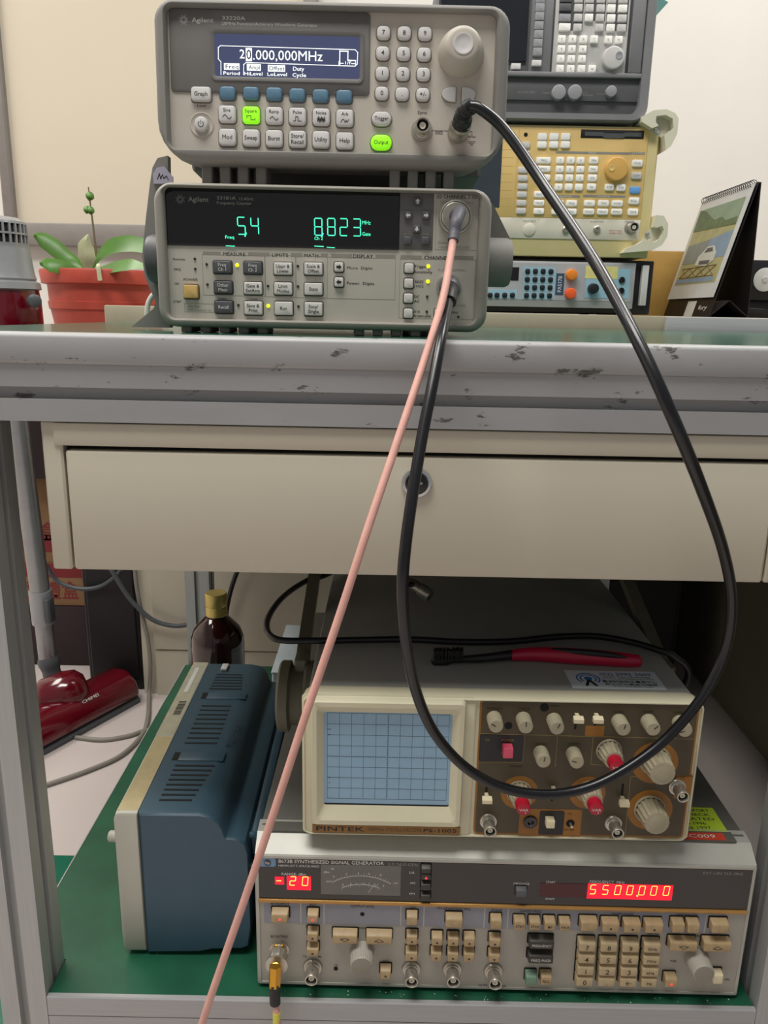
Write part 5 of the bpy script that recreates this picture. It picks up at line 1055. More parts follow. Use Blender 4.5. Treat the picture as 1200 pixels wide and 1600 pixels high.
# ---- black things at the right of the calendar
k2 = thing('timer_box', 'black plastic box with a round white dial at the right picture edge', 'timer', (0.80, 1.47, 0.7648))
x0 = (0.637, 1.45, 0.8712)[0]; zt = (0.6458, 1.45, 0.8649)[2] - 0.7648; zb = (0.6495, 1.45, 0.7958)[2] - 0.7648
MB(1.0).box(x0 - 0.80, x0 - 0.80 + 0.075, -0.02, 0.04, zb, zt, 0.002).build('body', 'black_plastic', k2)
dc = (0.6732, 1.45, 0.8316); q = MB(1.0); q.lathe([(0.0205, 0), (0.0205, 0.0012), (0.019, 0.0016)], (dc[0] - 0.80, -0.020, dc[2] - 0.7648), seg=32); dl = q.build('dial', 'paper_white', k2, 40, 'round white dial')
q = MB(1.0); q.lathe([(0.006, 0.0014), (0.005, 0.003)], (dc[0] - 0.80, -0.020, dc[2] - 0.7648), seg=16); q.build('dial_knob', 'key_light', dl, 40)
MB(1.0).box(x0 - 0.80 - 0.018, x0 - 0.80 + 0.002, 0.0, 0.03, zb + 0.01, zb + 0.042, 0.002).build('plug', 'black_plastic', k2)
MB(1.0).box(x0 - 0.80 - 0.018, x0 - 0.80 + 0.002, -0.002, 0.0, zb + 0.027, zb + 0.031).build('plug_stripe', 'paper_white', k2, 0)
MB(1.0).box(x0 - 0.80 - 0.012, x0 - 0.80 + 0.07, -0.012, 0.05, 0.0, zb, 0.003).build('base', 'black_plastic', k2)
q = MB(1.0); q.tube([(0.5488, 1.36, 0.7746), (0.5774, 1.37, 0.7794), (0.6093, 1.38, 0.778), (0.6584, 1.39, 0.7758), (0.7078, 1.4, 0.7756)], 0.004, 8, 6)
tag(q.build('power_cord', 'cable_black'), 'black cord lying on the table edge in front of the calendar', 'cord')

# ================================================================== things at the left
pot = thing('potted_orchid', 'orchid with strap leaves and a budding stem in a red terracotta pot', 'potted plant', (-0.567, 1.62, 0.640))
pc = (-0.5685, 1.62, 0.8236)
zr = (-0.5718, 1.62, 0.8309)[2] - 0.640
pxo = pc[0] + 0.567
q = MB(1.0); q.lathe([(0.085, 0.0), (0.105, zr - 0.075), (0.1075, zr - 0.074), (0.109, zr - 0.060), (0.1065, zr - 0.059), (0.108, zr - 0.028), (0.118, zr - 0.026), (0.121, zr - 0.004), (0.119, zr), (0.110, zr), (0.106, zr - 0.02)], (pxo, 0, 0), (0, 0, 1), 40); q.build('pot', 'terracotta', pot, 40, 'terracotta coloured pot with stepped rim')
q = MB(1.0); q.lathe([(0.105, zr - 0.03), (0.104, zr - 0.016), (0.02, zr - 0.010)], (pxo, 0, 0), (0, 0, 1), 24); q.build('soil', 'soil', pot, 40)
def leaf(name, pts, widths, m, th=0.0025, side=(0, 1, 0.15)):
    P = [Vector(p) - Vector(pot.location) for p in pts]; q = MB(1.0); rings = []
    # resample
    Q = []; n = 5
    E = [P[0] * 2 - P[1]] + P + [P[-1] * 2 - P[-2]]; Wd = []
    for i in range(1, len(E) - 2):
        a, b_, c_, d = E[i - 1:i + 3]
        for j in range(n):
            t_ = j / n; Q.append(0.5 * ((2 * b_) + (c_ - a) * t_ + (2 * a - 5 * b_ + 4 * c_ - d) * t_ * t_ + (3 * b_ - a - 3 * c_ + d) * t_ ** 3)); Wd.append(widths[i - 1] + (widths[i] - widths[i - 1]) * t_)
    Q.append(P[-1]); Wd.append(widths[-1])
    S = Vector(side).normalized()
    for i, p in enumerate(Q):
        T = (Q[min(i + 1, len(Q) - 1)] - Q[max(i - 1, 0)]).normalized(); s_ = (S - T * S.dot(T)).normalized(); N = T.cross(s_)
        w = Wd[i] / 2
        rings.append([tuple(p + s_ * w + N * w * 0.18), tuple(p + N * th * 0.5), tuple(p - s_ * w + N * w * 0.18), tuple(p - N * th)])
    q.loft(rings); return q.build(name, m, pot, 50)
leaf('leaf', [(-0.6016, 1.6, 0.8335), (-0.624, 1.6, 0.8486), (-0.6473, 1.59, 0.8711), (-0.6679, 1.58, 0.8864), (-0.6815, 1.57, 0.8934)], [0.012, 0.032, 0.038, 0.032, 0.006], 'leaf', side=(0.1, 0.5, 0.85))
leaf('leaf', [(-0.584, 1.6, 0.8325), (-0.5639, 1.59, 0.8574), (-0.536, 1.58, 0.8738), (-0.5006, 1.57, 0.8791), (-0.4635, 1.56, 0.8736), (-0.4385, 1.55, 0.8598)], [0.012, 0.026, 0.036, 0.036, 0.029, 0.006], 'leaf', side=(-0.1, 0.5, 0.85))
leaf('leaf', [(-0.5888, 1.55, 0.827), (-0.6077, 1.52, 0.8332), (-0.6269, 1.5, 0.8364), (-0.6404, 1.49, 0.8374)], [0.012, 0.029, 0.029, 0.007], 'leaf', side=(0.1, 0.6, 0.7))
leaf('leaf', [(-0.5602, 1.55, 0.8276), (-0.5153, 1.52, 0.8328), (-0.4778, 1.5, 0.8366), (-0.4432, 1.49, 0.8346)], [0.012, 0.029, 0.029, 0.007], 'leaf', side=(0.1, 0.6, 0.7))
leaf('young_leaf', [(-0.5923, 1.6, 0.8323), (-0.5904, 1.59, 0.8541), (-0.5892, 1.585, 0.8759), (-0.5806, 1.58, 0.8962)], [0.02, 0.034, 0.03, 0.004], 'leaf_pale', side=(1, 0, 0.1))
q = MB(1.0); q.tube([tuple(Vector(p) - pot.location) for p in ((-0.5735, 1.6, 0.8355), (-0.575, 1.6, 0.8746), (-0.577, 1.6, 0.9187), (-0.5793, 1.6, 0.9541), (-0.5808, 1.6, 0.9851))], lambda t_: 0.0028 - 0.0016 * t_, 7, 5); q.build('flower_stem', 'stem', pot, 40)
for p, r in (((-0.5791, 1.6, 0.9685), 0.0085), ((-0.5862, 1.6, 0.9437), 0.0075), ((-0.5793, 1.6, 0.9427), 0.0075)):
    q = MB(1.0); v = Vector(p) - pot.location; q.lathe([(r * 0.2, -r), (r * 0.8, -r * 0.5), (r, 0), (r * 0.75, r * 0.6), (r * 0.2, r)], v, (0.4, -0.2, 0.9), 14); q.build('bud', 'leaf', pot, 40)
q = MB(1.0); e = Vector((-0.5346, 1.495, 0.8213)) - pot.location; q.tube([e + Vector((-0.003, 0.012, 0.012)), e + Vector((0, 0, 0.014)), e + Vector((0.001, -0.002, 0.004)), e + Vector((0.0015, 0.0, -0.012))], 0.004, 8, 4); q.build('hanging_root', 'leaf_pale', pot, 40)

# vacuum cleaner
va = thing('stick_vacuum', 'grey and red stick vacuum cleaner standing beside the bench', 'vacuum cleaner', (-0.60, 1.34, 0.0))
VO = Vector(va.location)
vb = Vector((-0.6523, 1.36, 0.7316)); tp = Vector((-0.6351, 1.36, 0.9005))
cx_ = vb.x - VO.x; cy_ = vb.y - VO.y
zA = lambda row: tp.z + (row - 341) * (vb.z - tp.z) / 164.0
q = MB(1.0); q.lathe([(0.046, zA(452)), (0.052, zA(440)), (0.056, zA(434)), (0.0535, zA(425)), (0.0495, zA(388)), (0.049, zA(384)), (0.050, zA(380))], (cx_, cy_, 0), (0, 0, 1), 36); q.build('motor_barrel', 'vac_grey', va, 40)
q = MB(1.0); q.lathe([(0.044, zA(381)), (0.044, zA(345)), (0.030, zA(341))], (cx_, cy_, 0), (0, 0, 1), 32); q.build('filter_core', 'black_hole', va, 40)
q = MB(1.0); q.lathe([(0.047, zA(350)), (0.046, zA(346)), (0.036, zA(340)), (0.010, zA(337))], (cx_, cy_, 0), (0, 0, 1), 36); q.build('top_cap', 'vac_grey', va, 40)
for zz in (zA(365), zA(381)): 
    q = MB(1.0); q.lathe([(0.0445, zz - 0.0015), (0.0485, zz - 0.0015), (0.0485, zz + 0.0015), (0.0445, zz + 0.0015)], (cx_, cy_, 0), (0, 0, 1), 32); q.build('grille_ring', 'vac_grey', va, 40)
for i in range(28):
    a = 2 * math.pi * i / 28
    q = MB(1.0); c_, s_ = math.cos(a), math.sin(a)
    q.loft([[(cx_ + c_ * r - s_ * w, cy_ + s_ * r + c_ * w, z) for r, w in ((0.0435, -0.0017), (0.0475, -0.0017), (0.0475, 0.0017), (0.0435, 0.0017))] for z in (zA(381), zA(349))]); q.build('grille_bar', 'vac_grey', va, 0)
q = MB(1.0); q.lathe([(0.040, zA(560)), (0.058, zA(530)), (0.061, zA(505)), (0.0605, zA(470)), (0.057, zA(447)), (0.050, zA(445))], (cx_, cy_, 0), (0, 0, 1), 36); q.build('dust_bin', 'vac_red', va, 40, 'glossy red dust bin')
q = MB(1.0); q.lathe([(0.058, zA(452)), (0.0625, zA(450)), (0.061, zA(440)), (0.055, zA(437))], (cx_, cy_, 0), (0, 0, 1), 36); q.build('collar', 'vac_grey', va, 40)
bt_ = Vector((-0.5784, 1.3, 0.769)) - VO; q = MB(1.0); q.lathe([(0.011, -0.012), (0.0105, 0.002), (0.008, 0.004)], (bt_.x, cy_ - 0.045, bt_.z), (0.55, -0.8, 0), 20); q.build('release_button', 'vac_dark', va, 40)
T0 = Vector((-0.6447, 1.35, 0.6298)) - VO; T1 = Vector((-0.6445, 1.355, 0.471)) - VO; T2 = Vector((-0.6387, 1.365, 0.2435)) - VO; T3 = Vector((-0.6396, 1.372, 0.1039)) - VO; T4 = Vector((-0.6256, 1.365, 0.0471)) - VO
q = MB(1.0); q.tube([T0, T0 + (T2 - T0) * 0.5, T2], 0.0175, 18, 3); q.build('wand', 'vac_tube', va, 40, 'grey metal wand')
q = MB(1.0); q.tube([T2 + (T0 - T2) * 0.01, T2 + (T3 - T2) * 0.08, T2 + (T3 - T2) * 0.45], lambda t_: 0.0205, 18, 2); q.build('wand_joint', 'vac_grey', va, 40)
MB(1.0).box(T2.x + 0.012, T2.x + 0.024, T2.y - 0.022, T2.y + 0.004, T2.z - 0.055, T2.z - 0.008, 0.003).build('release_latch', 'vac_dark', va)
q = MB(1.0); q.tube([T2 + (T3 - T2) * 0.44, T3], 0.0165, 18, 1); q.build('wand', 'vac_tube', va, 40)
q = MB(1.0); q.tube([T3 + Vector((0, 0, 0.004)), T3 * 0.6 + T4 * 0.4, T4], lambda t_: 0.0185 + 0.002 * math.sin(t_ * 9), 18, 4); q.build('swivel', 'vac_dark', va, 40)
# floor head: D-shaped bar along its length
HA = Vector((-0.680, 1.165, 0)) - VO; HB = Vector((-0.468, 1.452, 0)) - VO
HA = Vector((-0.6144, 1.1515, 0.0)) - VO; HB = Vector((-0.4751, 1.4058, 0.0)) - VO
hd_ = (HB - HA); L = hd_.length; hd_.normalize(); hn = Vector((-hd_.y, hd_.x, 0))
def headring(f, k_, bot, top):
    c_ = HA + hd_ * (L * f) + hn * 0.045
    prof = [(-0.045, bot), (-0.045, bot + 0.30 * (top - bot)), (-0.038, bot + 0.62 * (top - bot)), (-0.022, bot + 0.9 * (top - bot)), (0.0, top), (0.026, bot + 0.92 * (top - bot)), (0.042, bot + 0.6 * (top - bot)), (0.047, bot + 0.2 * (top - bot)), (0.047, bot)]
    return [tuple(c_ + hn * (a * k_) + Vector((0, 0, bot + (z - bot) * (0.75 + 0.25 * k_)))) for a, z in prof]
q = MB(1.0); q.loft([headring(f, k_, 0.018, 0.062) for f, k_ in ((-0.02, 0.7), (0.0, 0.93), (0.03, 1), (0.5, 1), (0.96, 1), (0.985, 0.93), (1.0, 0.7))]); q.build('floor_head', 'vac_red', va, 45, 'glossy dark red floor head')
q = MB(1.0); q.loft([headring(f, k_, 0.001, 0.022) for f, k_ in ((-0.02, 0.8), (0.0, 1.0), (0.5, 1.02), (0.985, 1.0), (1.0, 0.8))]); q.build('head_base', 'vac_dark', va, 45)
hc = Vector((-0.5955, 1.3201, 0.055)) - VO
q = MB(1.0); q.lathe([(0.010, -0.050), (0.028, -0.046), (0.037, -0.03), (0.040, 0.008), (0.035, 0.032), (0.022, 0.044), (0.006, 0.047)], (hc.x, hc.y, 0.060), (0.85, 0.35, 0.2), 28); q.build('neck_housing', 'vac_red', va, 50, 'glossy red swivel housing')
b = MB(1.0); G_ = glyphs('CHIMEI'); gx = max(p[0] for p in G_[0]); e0 = HA + hd_ * (L * 0.50) - hn * 0.0; 
b.add([tuple(HA + hd_ * (L * (0.55 + 0.13 * p[0] / gx)) + hn * (0.045 - 0.0335 + p[1] * 0.006) + Vector((0, 0, 0.0515 + p[1] * 0.006))) for p in G_[0]], G_[1]); b.build('lettering', 'print_white', va, 0)

# boxes behind
bk = thing('computer_case', 'tall black case on the floor behind the vacuum cleaner', 'case', (-0.545, 1.52, 0.0))
e = (-0.5958, 1.4554, 0.0)
MB(1.0).box(e[0] + 0.545, -0.485 + 0.545, e[1] - 1.52 + 0.0, 1.88 - 1.52, 0.002, 0.424, 0.003).build('body', 'dark_case', bk)
MB(1.0).box(e[0] + 0.545 + 0.008, -0.485 + 0.545 - 0.008, e[1] - 1.52 - 0.006, e[1] - 1.52 + 0.0, 0.03, 0.38, 0.002).build('front_cover', 'dark_case', bk)
MB(1.0).box(e[0] + 0.545 + 0.02, -0.485 + 0.545 - 0.02, e[1] - 1.52 - 0.0075, e[1] - 1.52 - 0.006, 0.30, 0.33).build('drive_bay', 'black_plastic', bk)
def carton(name, label, x0, x1, y0, y1, z0, z1, m, band=None, txt=None):
    t_ = thing(name, label, 'box', ((x0 + x1) / 2, (y0 + y1) / 2, z0), group='cartons stacked behind the vacuum cleaner' if x1 < 0 else None)
    w, d, hh = (x1 - x0) / 2, (y1 - y0) / 2, z1 - z0
    MB(1.0).box(-w, w, -d, d, 0.0005, hh - 0.0005, 0.002).build('body', m, t_)
    for s_ in (-1, 1): MB(1.0).box(-w + 0.002, w - 0.002, -d + 0.002 if s_ < 0 else 0.001, -0.001 if s_ < 0 else d - 0.002, hh - 0.0008, hh).build('flap', m, t_)
    if band: MB(1.0).box(-w + 0.001, w - 0.001, -d - 0.0006, -d, hh * band[0], hh * band[1]).build('printed_band', band[2], t_, 0)
    if txt:
        b_ = MB(1.0); tb_text(b_, txt, 0, hh * 0.35, 0.03, -d - 0.0006, maxw=2 * w * 0.8); b_.build('lettering', 'carton_red', t_, 0)
    return t_
carton('carton', 'dark maroon carton at the bottom of the stack behind the wand', -0.82, -0.625, 1.56, 1.88, 0.0, 0.137, 'carton_dark')
carton('carton', 'flat tan carton with red band and lettering on the dark maroon carton', -0.82, -0.63, 1.565, 1.88, 0.137, 0.235, 'carton', (0.66, 0.98, 'carton_red'), '茶葉禮盒')
carton('carton', 'taller tan carton with a red stripe under the topmost dark carton', -0.82, -0.63, 1.565, 1.88, 0.235, 0.425, 'carton', (0.12, 0.32, 'carton_red'), '禮盒')
carton('carton', 'topmost dark carton of the stack, carrying the orchid pot', -0.80, -0.485, 1.52, 1.88, 0.425, 0.640, 'carton_dark')
carton('carton', 'yellow box standing behind the desk calendar', 0.455, 0.60, 1.56, 1.75, 0.7648, 0.886, 'yellow_carton')
bl = thing('black_box', 'black box on the floor in the dark gap behind the oscilloscope', 'box', (0.40, 1.46, 0.0))
MB(1.0).box(-0.22, 0.20, 0.0, 0.35, 0.002, 0.56, 0.004).build('body', 'dark_case', bl); MB(1.0).box(-0.21, 0.19, -0.004, 0.0, 0.02, 0.54, 0.002).build('front_cover', 'dark_case', bl)
sd = thing('side_cabinet', 'beige side of the neighbouring cabinet right of the bench, darkened for shade', 'cabinet', (0.70, 1.2, 0.0))
e0 = (0.6912, 1.2275, 0.0); e1 = (0.729, 2.0458, 0.0)
MB(1.0).box(e0[0] - 0.70, 0.45, -1.15, 0.75, 0.0, 0.69, 0.003).build('carcass', 'beige_metal_shaded', sd)  # lengthened forward out of view to keep light off the floor
MB(1.0).box(e0[0] - 0.70 - 0.003, e0[0] - 0.70, -1.14, 0.74, 0.02, 0.68, 0.001).build('side_panel', 'beige_metal_shaded', sd)
# green mat on the floor under the shelf
e = (-0.4457, 0.9477, 0.004); q = MB(1.0); q.box(-0.50, -0.22, 0.62, e[1], 0.0005, 0.004, 0.001); tag(q.build('floor_mat', 'pvc_teal'), 'teal green mat on the floor below the lower shelf', 'mat')

# bottle
bo = thing('bottle', 'brown glass bottle with gold screw cap behind the blue oscilloscope', 'bottle', ((-0.2388, 1.05, 0.2632)[0], 1.05, 0.177))
zc = (-0.2362, 1.05, 0.367)[2] - 0.177; zs = (-0.2374, 1.05, 0.3316)[2] - 0.177; zb_ = (-0.2389, 1.05, 0.2886)[2] - 0.177
q = MB(1.0); q.lathe([(0.030, 0.0), (0.0375, 0.004), (0.0385, 0.02), (0.0385, zb_), (0.0375, zb_ + 0.012), (0.033, zb_ + 0.024), (0.024, zb_ + 0.034), (0.0165, zb_ + 0.042), (0.0138, zs), (0.0135, zc - 0.004)], (0, 0, 0), (0, 0, 1), 40); q.build('glass_body', 'amber_glass', bo, 50, 'dark brown glass')
q = MB(1.0); q.lathe([(0.0152, zs + 0.002), (0.0158, zs + 0.006), (0.0150, zs + 0.009), (0.0156, zs + 0.012), (0.0150, zs + 0.016), (0.0158, zs + 0.018), (0.0158, zc - 0.002), (0.0145, zc)], (0, 0, 0), (0, 0, 1), 36); q.build('cap', 'gold_cap', bo, 30, 'gold screw cap')
# pale metal box between the two oscilloscopes
nb_ = thing('metal_case', 'narrow pale blue metal case on the shelf behind the blue oscilloscope', 'case', (-0.137, 1.0, 0.177))
MB(1.0).box(-0.016, 0.016, 0.0, 0.17, 0.0005, 0.090, 0.002).build('body', 'pale_blue_metal', nb_); MB(1.0).box(-0.017, 0.017, -0.001, 0.171, 0.0895, 0.0920, 0.001).build('lid', 'pale_blue_metal', nb_)

# ================================================================== toothbrush
tbr = thing('toothbrush', 'black toothbrush with red handle lying on the cream oscilloscope', 'toothbrush', (0.13, 0.635, 0.4635))
TO = Vector(tbr.location)
pt = lambda p: Vector(p) - TO
q = MB(1.0); q.tube([pt((0.1151, 0.6355, 0.4685)), pt((0.1337, 0.638, 0.469)), pt((0.1616, 0.6355, 0.4695)), pt((0.195, 0.6328, 0.469)), pt((0.2203, 0.6319, 0.4675)), pt((0.23, 0.6321, 0.467))], lambda t_: 0.0050 + 0.0022 * math.sin(t_ * 3.1) if t_ < 0.97 else 0.003, 12, 5); hnd = q.build('handle', 'brush_red', tbr, 60, 'red handle')
q = MB(1.0); q.tube([pt((0.1363, 0.6384, 0.4738)), pt((0.1663, 0.6328, 0.4745)), pt((0.1991, 0.6288, 0.474)), pt((0.2187, 0.6279, 0.4712))], lambda t_: 0.0032 * math.sin(0.25 + t_ * 2.7), 10, 5); q.build('grip', 'brush_black', hnd, 60)
q = MB(1.0); q.tube([pt((0.0456, 0.6288, 0.4665)), pt((0.05, 0.6277, 0.4665)), pt((0.0716, 0.63, 0.4665)), pt((0.0843, 0.6286, 0.468)), pt((0.1015, 0.6312, 0.469)), pt((0.1163, 0.6358, 0.469))], lambda t_: (0.0022 + 0.0032 * min(1, t_ * 8)) if t_ < 0.3 else 0.0030 + 0.0024 * (t_ - 0.3), 10, 5); q.build('neck', 'brush_black', tbr, 60, 'black head and neck')
ha, hb_ = pt((0.0473, 0.6214, 0.47)), pt((0.0708, 0.6237, 0.47))
q = MB(1.0)
for i in range(9):
    for j in range(3):
        c_ = ha + (hb_ - ha) * (i / 8) + Vector((0, (j - 1) * 0.0028, 0)); dx = random.uniform(-0.0012, 0.0012)
        q.loft([[tuple(c_ + Vector((a, e_, 0))) for a, e_ in ((-0.0009, -0.0009), (0.0009, -0.0009), (0.0009, 0.0009), (-0.0009, 0.0009))], [tuple(c_ + Vector((a * 1.3 + dx, e_ * 1.4 - 0.001, 0.0095))) for a, e_ in ((-0.0009, -0.0009), (0.0009, -0.0009), (0.0009, 0.0009), (-0.0009, 0.0009))]])
q.build('bristles', 'brush_black', tbr, 0)

# ================================================================== cables
def cable(name, label, pts, r, m, seg=12, sub=8, extra=None):
    t_ = thing(name, label, 'cable', tuple(pts[len(pts) // 2]))
    o_ = Vector(t_.location); q = MB(1.0); q.tube([Vector(p) - o_ for p in pts], r, seg, sub); q.build('jacket', m, t_, 60)
    if name == 'floor_cable': t_['group'] = 'grey cables on the floor'
    return t_, o_
oc_w = Matrix.Rotation(math.radians(0.4), 4, 'Z') @ Matrix.Rotation(-math.radians(3), 4, 'X')
gout = Vector((-0.1764, 0.640, 0.866)) + oc_w @ Vector((oc[0] / 1000, -0.012, oc[1] / 1000))
gdir = (oc_w @ Vector((0, -1, 0))).normalized()
c1in = Vector((-0.1764, 0.6247, 0.752)) + Matrix.Rotation(math.radians(1.2), 4, 'Z') @ Vector((n1[0] / 1000, -0.004, n1[1] / 1000))
bc, bo_ = cable('coax_cable', 'thick black coax cable looping from the function generator down to the frequency counter', [(0.0548, 0.5879, 0.8996), (0.0616, 0.5852, 0.8971), (0.0785, 0.5805, 0.8827), (0.1032, 0.5585, 0.8451), (0.1292, 0.5091, 0.7935), (0.1451, 0.4554, 0.745), (0.1606, 0.4355, 0.7074), (0.1877, 0.4502, 0.6643), (0.2236, 0.4888, 0.6134), (0.2455, 0.514, 0.5708), (0.2519, 0.5248, 0.5322), (0.2428, 0.5258, 0.4957), (0.2211, 0.5226, 0.4629), (0.1952, 0.5169, 0.4406), (0.1616, 0.5103, 0.423), (0.1277, 0.5058, 0.4172), (0.0936, 0.5023, 0.4237), (0.0639, 0.4969, 0.4429), (0.0393, 0.4895, 0.4745), (0.0243, 0.4787, 0.5128), (0.0159, 0.464, 0.5565), (0.0126, 0.4533, 0.5952), (0.0139, 0.4554, 0.6236), (0.0178, 0.468, 0.6529), (0.0235, 0.4868, 0.686), (0.0299, 0.505, 0.7166), (0.0357, 0.5265, 0.7442), (0.041, 0.556, 0.7629), (0.0451, 0.5826, 0.7778)], 0.0038, 'cable_black', 14, 8)
q = MB(1.0); a_ = gout - bo_; q.lathe([(0.0078, -0.006), (0.0080, 0.004), (0.0074, 0.006), (0.0080, 0.009), (0.0072, 0.011), (0.006, 0.013)], a_, gdir, 24); q.build('bnc_plug', 'nickel', bc, 40, 'nickel plug on the function generator')
q = MB(1.0); q.tube([a_ + gdir * 0.010, a_ + gdir * 0.016 + Vector((0.001, 0, 0.002)), Vector((0.0504, 0.6054, 0.8953)) - bo_, Vector((0.0518, 0.5982, 0.8995)) - bo_, Vector((0.0554, 0.5901, 0.9001)) - bo_], lambda t_: 0.0068 - 0.0018 * t_ + 0.0006 * math.sin(t_ * 60), 14, 10); q.build('strain_relief', 'black_plastic', bc, 60, 'ribbed black strain relief')
q = MB(1.0); a_ = c1in - bo_; e_ = (Vector((0.0451, 0.5812, 0.7765)) - bo_); dv = (e_ - a_).normalized(); q.lathe([(0.0078, 0.0), (0.0080, 0.012), (0.0074, 0.014), (0.0082, 0.017), (0.0082, 0.024), (0.006, 0.027)], a_, dv, 24, flute=(0.96, 3, 4)); q.build('bnc_plug', 'counter_dark_key', bc, 40, 'dark grey plug on channel 1')
q = MB(1.0); q.tube([a_ + dv * 0.020, e_, Vector((0.0429, 0.5668, 0.7687)) - bo_], 0.0055, 12, 4); q.build('strain_relief', 'black_plastic', bc, 60)
# pink cable
c2in = Vector((-0.1764, 0.6247, 0.752)) + Matrix.Rotation(math.radians(1.2), 4, 'Z') @ Vector((n2[0] / 1000, -0.008, n2[1] / 1000))
rfw = Vector((-0.1038, 0.5640, 0.181)) + Matrix.Rotation(math.radians(-0.4), 4, 'Z') @ Vector((ro[0] / 1000, -0.018, ro[1] / 1000))
pk, po = cable('pink_coax_cable', 'thin pink coax cable hanging from channel 2 down to the bottom signal generator', [(0.0456, 0.5831, 0.812), (0.0436, 0.5749, 0.8002), (0.0372, 0.5494, 0.7692), (0.0236, 0.518, 0.727), (0.0075, 0.4905, 0.6802), (-0.0092, 0.4676, 0.6311), (-0.0261, 0.4539, 0.5773), (-0.0458, 0.4435, 0.5163), (-0.0657, 0.4371, 0.451), (-0.0865, 0.4354, 0.3837), (-0.1051, 0.4358, 0.325), (-0.1208, 0.4381, 0.2732), (-0.165, 0.455, 0.115), (-0.150, 0.475, 0.075), (-0.125, 0.505, 0.068), (-0.105, 0.525, 0.088), (-0.0815, 0.528, 0.1491), (-0.0823, 0.53, 0.1841), (-0.083, 0.532, 0.1933)], 0.0027, 'cable_pink', 12, 8)
q = MB(1.0); a_ = c2in - po; q.lathe([(0.0052, 0.0), (0.0052, 0.004), (0.0042, 0.006)], a_, (0, -1, 0), 24); q.build('brass_collar', 'brass', pk, 40)
q = MB(1.0); q.tube([a_ + Vector((0, -0.004, 0)), a_ + Vector((0.001, -0.016, 0.001)), Vector((0.048, 0.5906, 0.8253)) - po, Vector((0.0466, 0.5865, 0.8175)) - po, Vector((0.0456, 0.5828, 0.8111)) - po], lambda t_: 0.0054 - 0.0014 * min(1, t_ * 1.25), 14, 6); q.build('boot', 'boot_grey', pk, 60, 'grey shrink sleeve boot')
q = MB(1.0); a_ = rfw - po; g1 = Vector((-0.0837, 0.537, 0.2251)) - po; g2_ = Vector((-0.0841, 0.534, 0.2097)) - po
q.tube([a_ + Vector((0, 0.004, 0)), a_ + Vector((0, -0.004, -0.001)), g1], 0.0042, 8, 3); q.tube([g1 + Vector((0, 0, 0.002)), g2_], 0.0052, 6, 1); q.build('right_angle_plug', 'brass', pk, 30, 'gold right angle plug')
q = MB(1.0); q.tube([g2_ + Vector((0, 0, 0.002)), Vector((-0.0835, 0.532, 0.1933)) - po], 0.0046, 12, 1); q.build('black_sleeve', 'black_plastic', pk, 40)
q = MB(1.0); q.tube([Vector((-0.0823, 0.5305, 0.1862)) - po, Vector((-0.082, 0.528, 0.149)) - po], 0.0034, 12, 1); q.build('yellow_sleeve', 'yellow_sleeve', pk, 40, 'yellow marker sleeve')
# thin black cable across the oscilloscope top
cable('thin_cable', 'thin black cable lying across the top of the cream oscilloscope', [(0.02, 1.02, 0.47), (-0.0574, 0.8514, 0.47), (-0.0837, 0.8188, 0.47), (-0.1056, 0.7681, 0.4675), (-0.1115, 0.7043, 0.467), (-0.098, 0.6655, 0.4668), (-0.0623, 0.6636, 0.4665), (-0.0211, 0.667, 0.4665), (0.0265, 0.6707, 0.4665), (0.0739, 0.6672, 0.4665), (0.1219, 0.6709, 0.4665), (0.1663, 0.6834, 0.4665), (0.2035, 0.6867, 0.4665), (0.2334, 0.6748, 0.4665), (0.2549, 0.6583, 0.466), (0.2678, 0.6539, 0.462), (0.283, 0.655, 0.445), (0.280, 0.675, 0.40), (0.278, 0.70, 0.34)], 0.0031, 'cable_thin_black', 10, 8)
pb, pbo = cable('probe_lead', 'black lead with a metal bnc plug hanging under the drawer', [(0.02, 0.95, 0.53), (0.03, 0.90, 0.515), (0.0225, 0.7496, 0.5), (0.0332, 0.7495, 0.492)], 0.0028, 'cable_thin_black', 10, 6)
a_ = Vector((0.0319, 0.7513, 0.492)) - pbo; e_ = Vector((0.0487, 0.7402, 0.484)) - pbo; dv = (e_ - a_).normalized()
q = MB(1.0); q.lathe([(0.0045, -0.006), (0.0060, 0.0), (0.0060, 0.008), (0.0072, 0.009), (0.0072, 0.020), (0.0066, 0.022), (0.0050, 0.022), (0.0048, 0.014)], a_, dv, 20); q.build('bnc_plug', 'nickel', pb, 40, 'metal bnc plug')
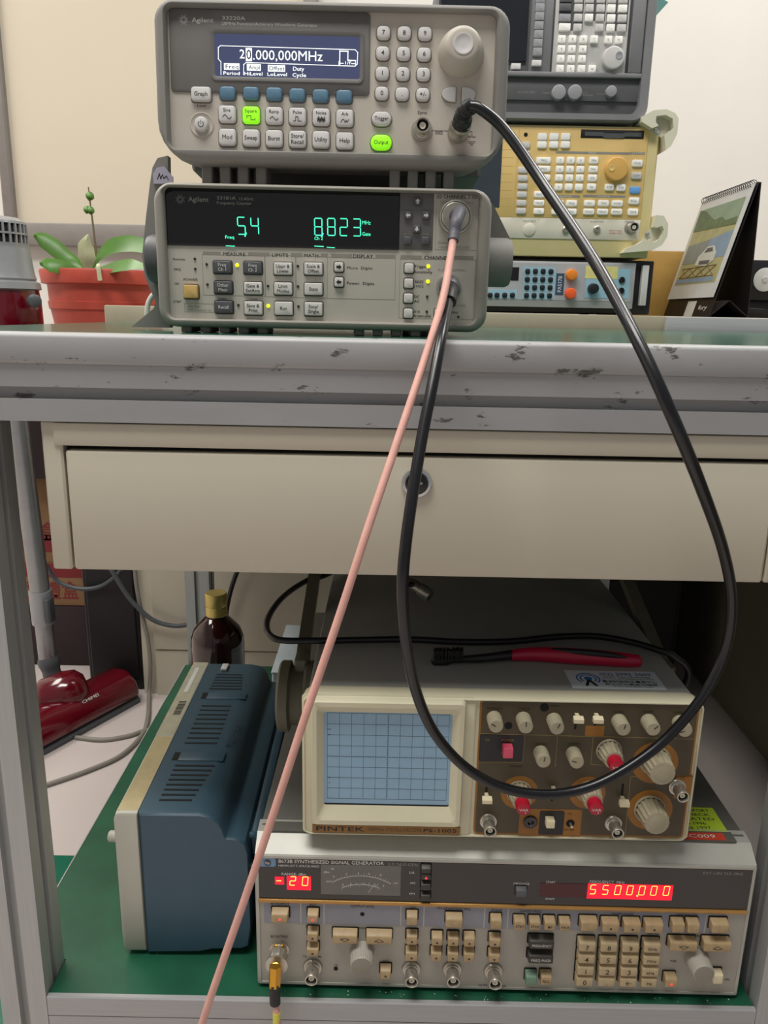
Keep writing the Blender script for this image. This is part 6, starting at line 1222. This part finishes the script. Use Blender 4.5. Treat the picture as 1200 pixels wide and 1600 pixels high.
# floor cords and cords beside the cabinet
cable('floor_cable', 'grey cord curving over the floor and up the cabinet corner', [(-0.5677, 1.0966, 0.004), (-0.5358, 1.1188, 0.004), (-0.4879, 1.159, 0.004), (-0.4493, 1.2055, 0.004), (-0.4345, 1.274, 0.004), (-0.4422, 1.3354, 0.006), (-0.4642, 1.418, 0.0093), (-0.4588, 1.42, 0.0714), (-0.4614, 1.422, 0.1255), (-0.4697, 1.422, 0.1794), (-0.4765, 1.422, 0.2324), (-0.4783, 1.422, 0.2847), (-0.4774, 1.422, 0.3614), (-0.474, 1.422, 0.4363)], 0.0042, 'cable_grey', 10, 6)
cable('floor_cable', 'second grey cord lying across the floor to the shelf edge', [(-0.5513, 1.2609, 0.004), (-0.5001, 1.254, 0.004), (-0.4586, 1.2687, 0.004), (-0.4351, 1.2875, 0.004), (-0.3955, 1.3028, 0.004), (-0.355, 1.3231, 0.004)], 0.0040, 'cable_grey', 10, 6)
cable('hanging_cable', 'slate grey cord hanging in front of the beige cabinet door', [(-0.5411, 1.4, 0.3286), (-0.511, 1.405, 0.2638), (-0.4851, 1.41, 0.213), (-0.447, 1.412, 0.1732), (-0.4057, 1.414, 0.1599), (-0.371, 1.416, 0.1638)], 0.0045, 'cable_slate', 10, 6)
cable('hanging_cable', 'slate grey cord sagging in front of the cartons', [(-0.6596, 1.44, 0.275), (-0.6377, 1.44, 0.2385), (-0.5949, 1.44, 0.2234), (-0.5502, 1.44, 0.231), (-0.5032, 1.42, 0.2718), (-0.4789, 1.41, 0.3142)], 0.0042, 'cable_slate', 10, 6)
cable('hanging_cable', 'black cord hanging behind the brown bottle', [(-0.3038, 1.405, 0.1564), (-0.3001, 1.405, 0.1964), (-0.2914, 1.405, 0.236), (-0.2754, 1.405, 0.2816), (-0.2498, 1.405, 0.3331)], 0.0045, 'cable_thin_black', 10, 6)
cable('white_lead', 'short white lead looping beside the frequency counter', [(-0.2261, 0.79, 0.7759), (-0.2314, 0.79, 0.7723), (-0.2354, 0.79, 0.7659), (-0.2374, 0.79, 0.7573), (-0.2372, 0.79, 0.748)], 0.0026, 'white_cable', 8, 6)

# dust specks along the front of the lower shelf
q = MB(1.0)
for i in range(60):
    x = random.uniform(-0.25, 0.32); yy = random.uniform(0.5545, 0.562) if x > -0.1 else random.uniform(0.556, 0.70)
    r = random.choice((0.0003, 0.0004, 0.0005, 0.0007)) * (1 if x > -0.1 else 0.7)
    q.lathe([(r, 0), (r * 0.6, r * 0.8)], (x, yy, 0.1768), (0, 0, 1), 5)
o = q.build('dust', 'dust', None, 0); o['kind'] = 'stuff'; tag(o, 'white dust specks on the green lower shelf', 'dust')
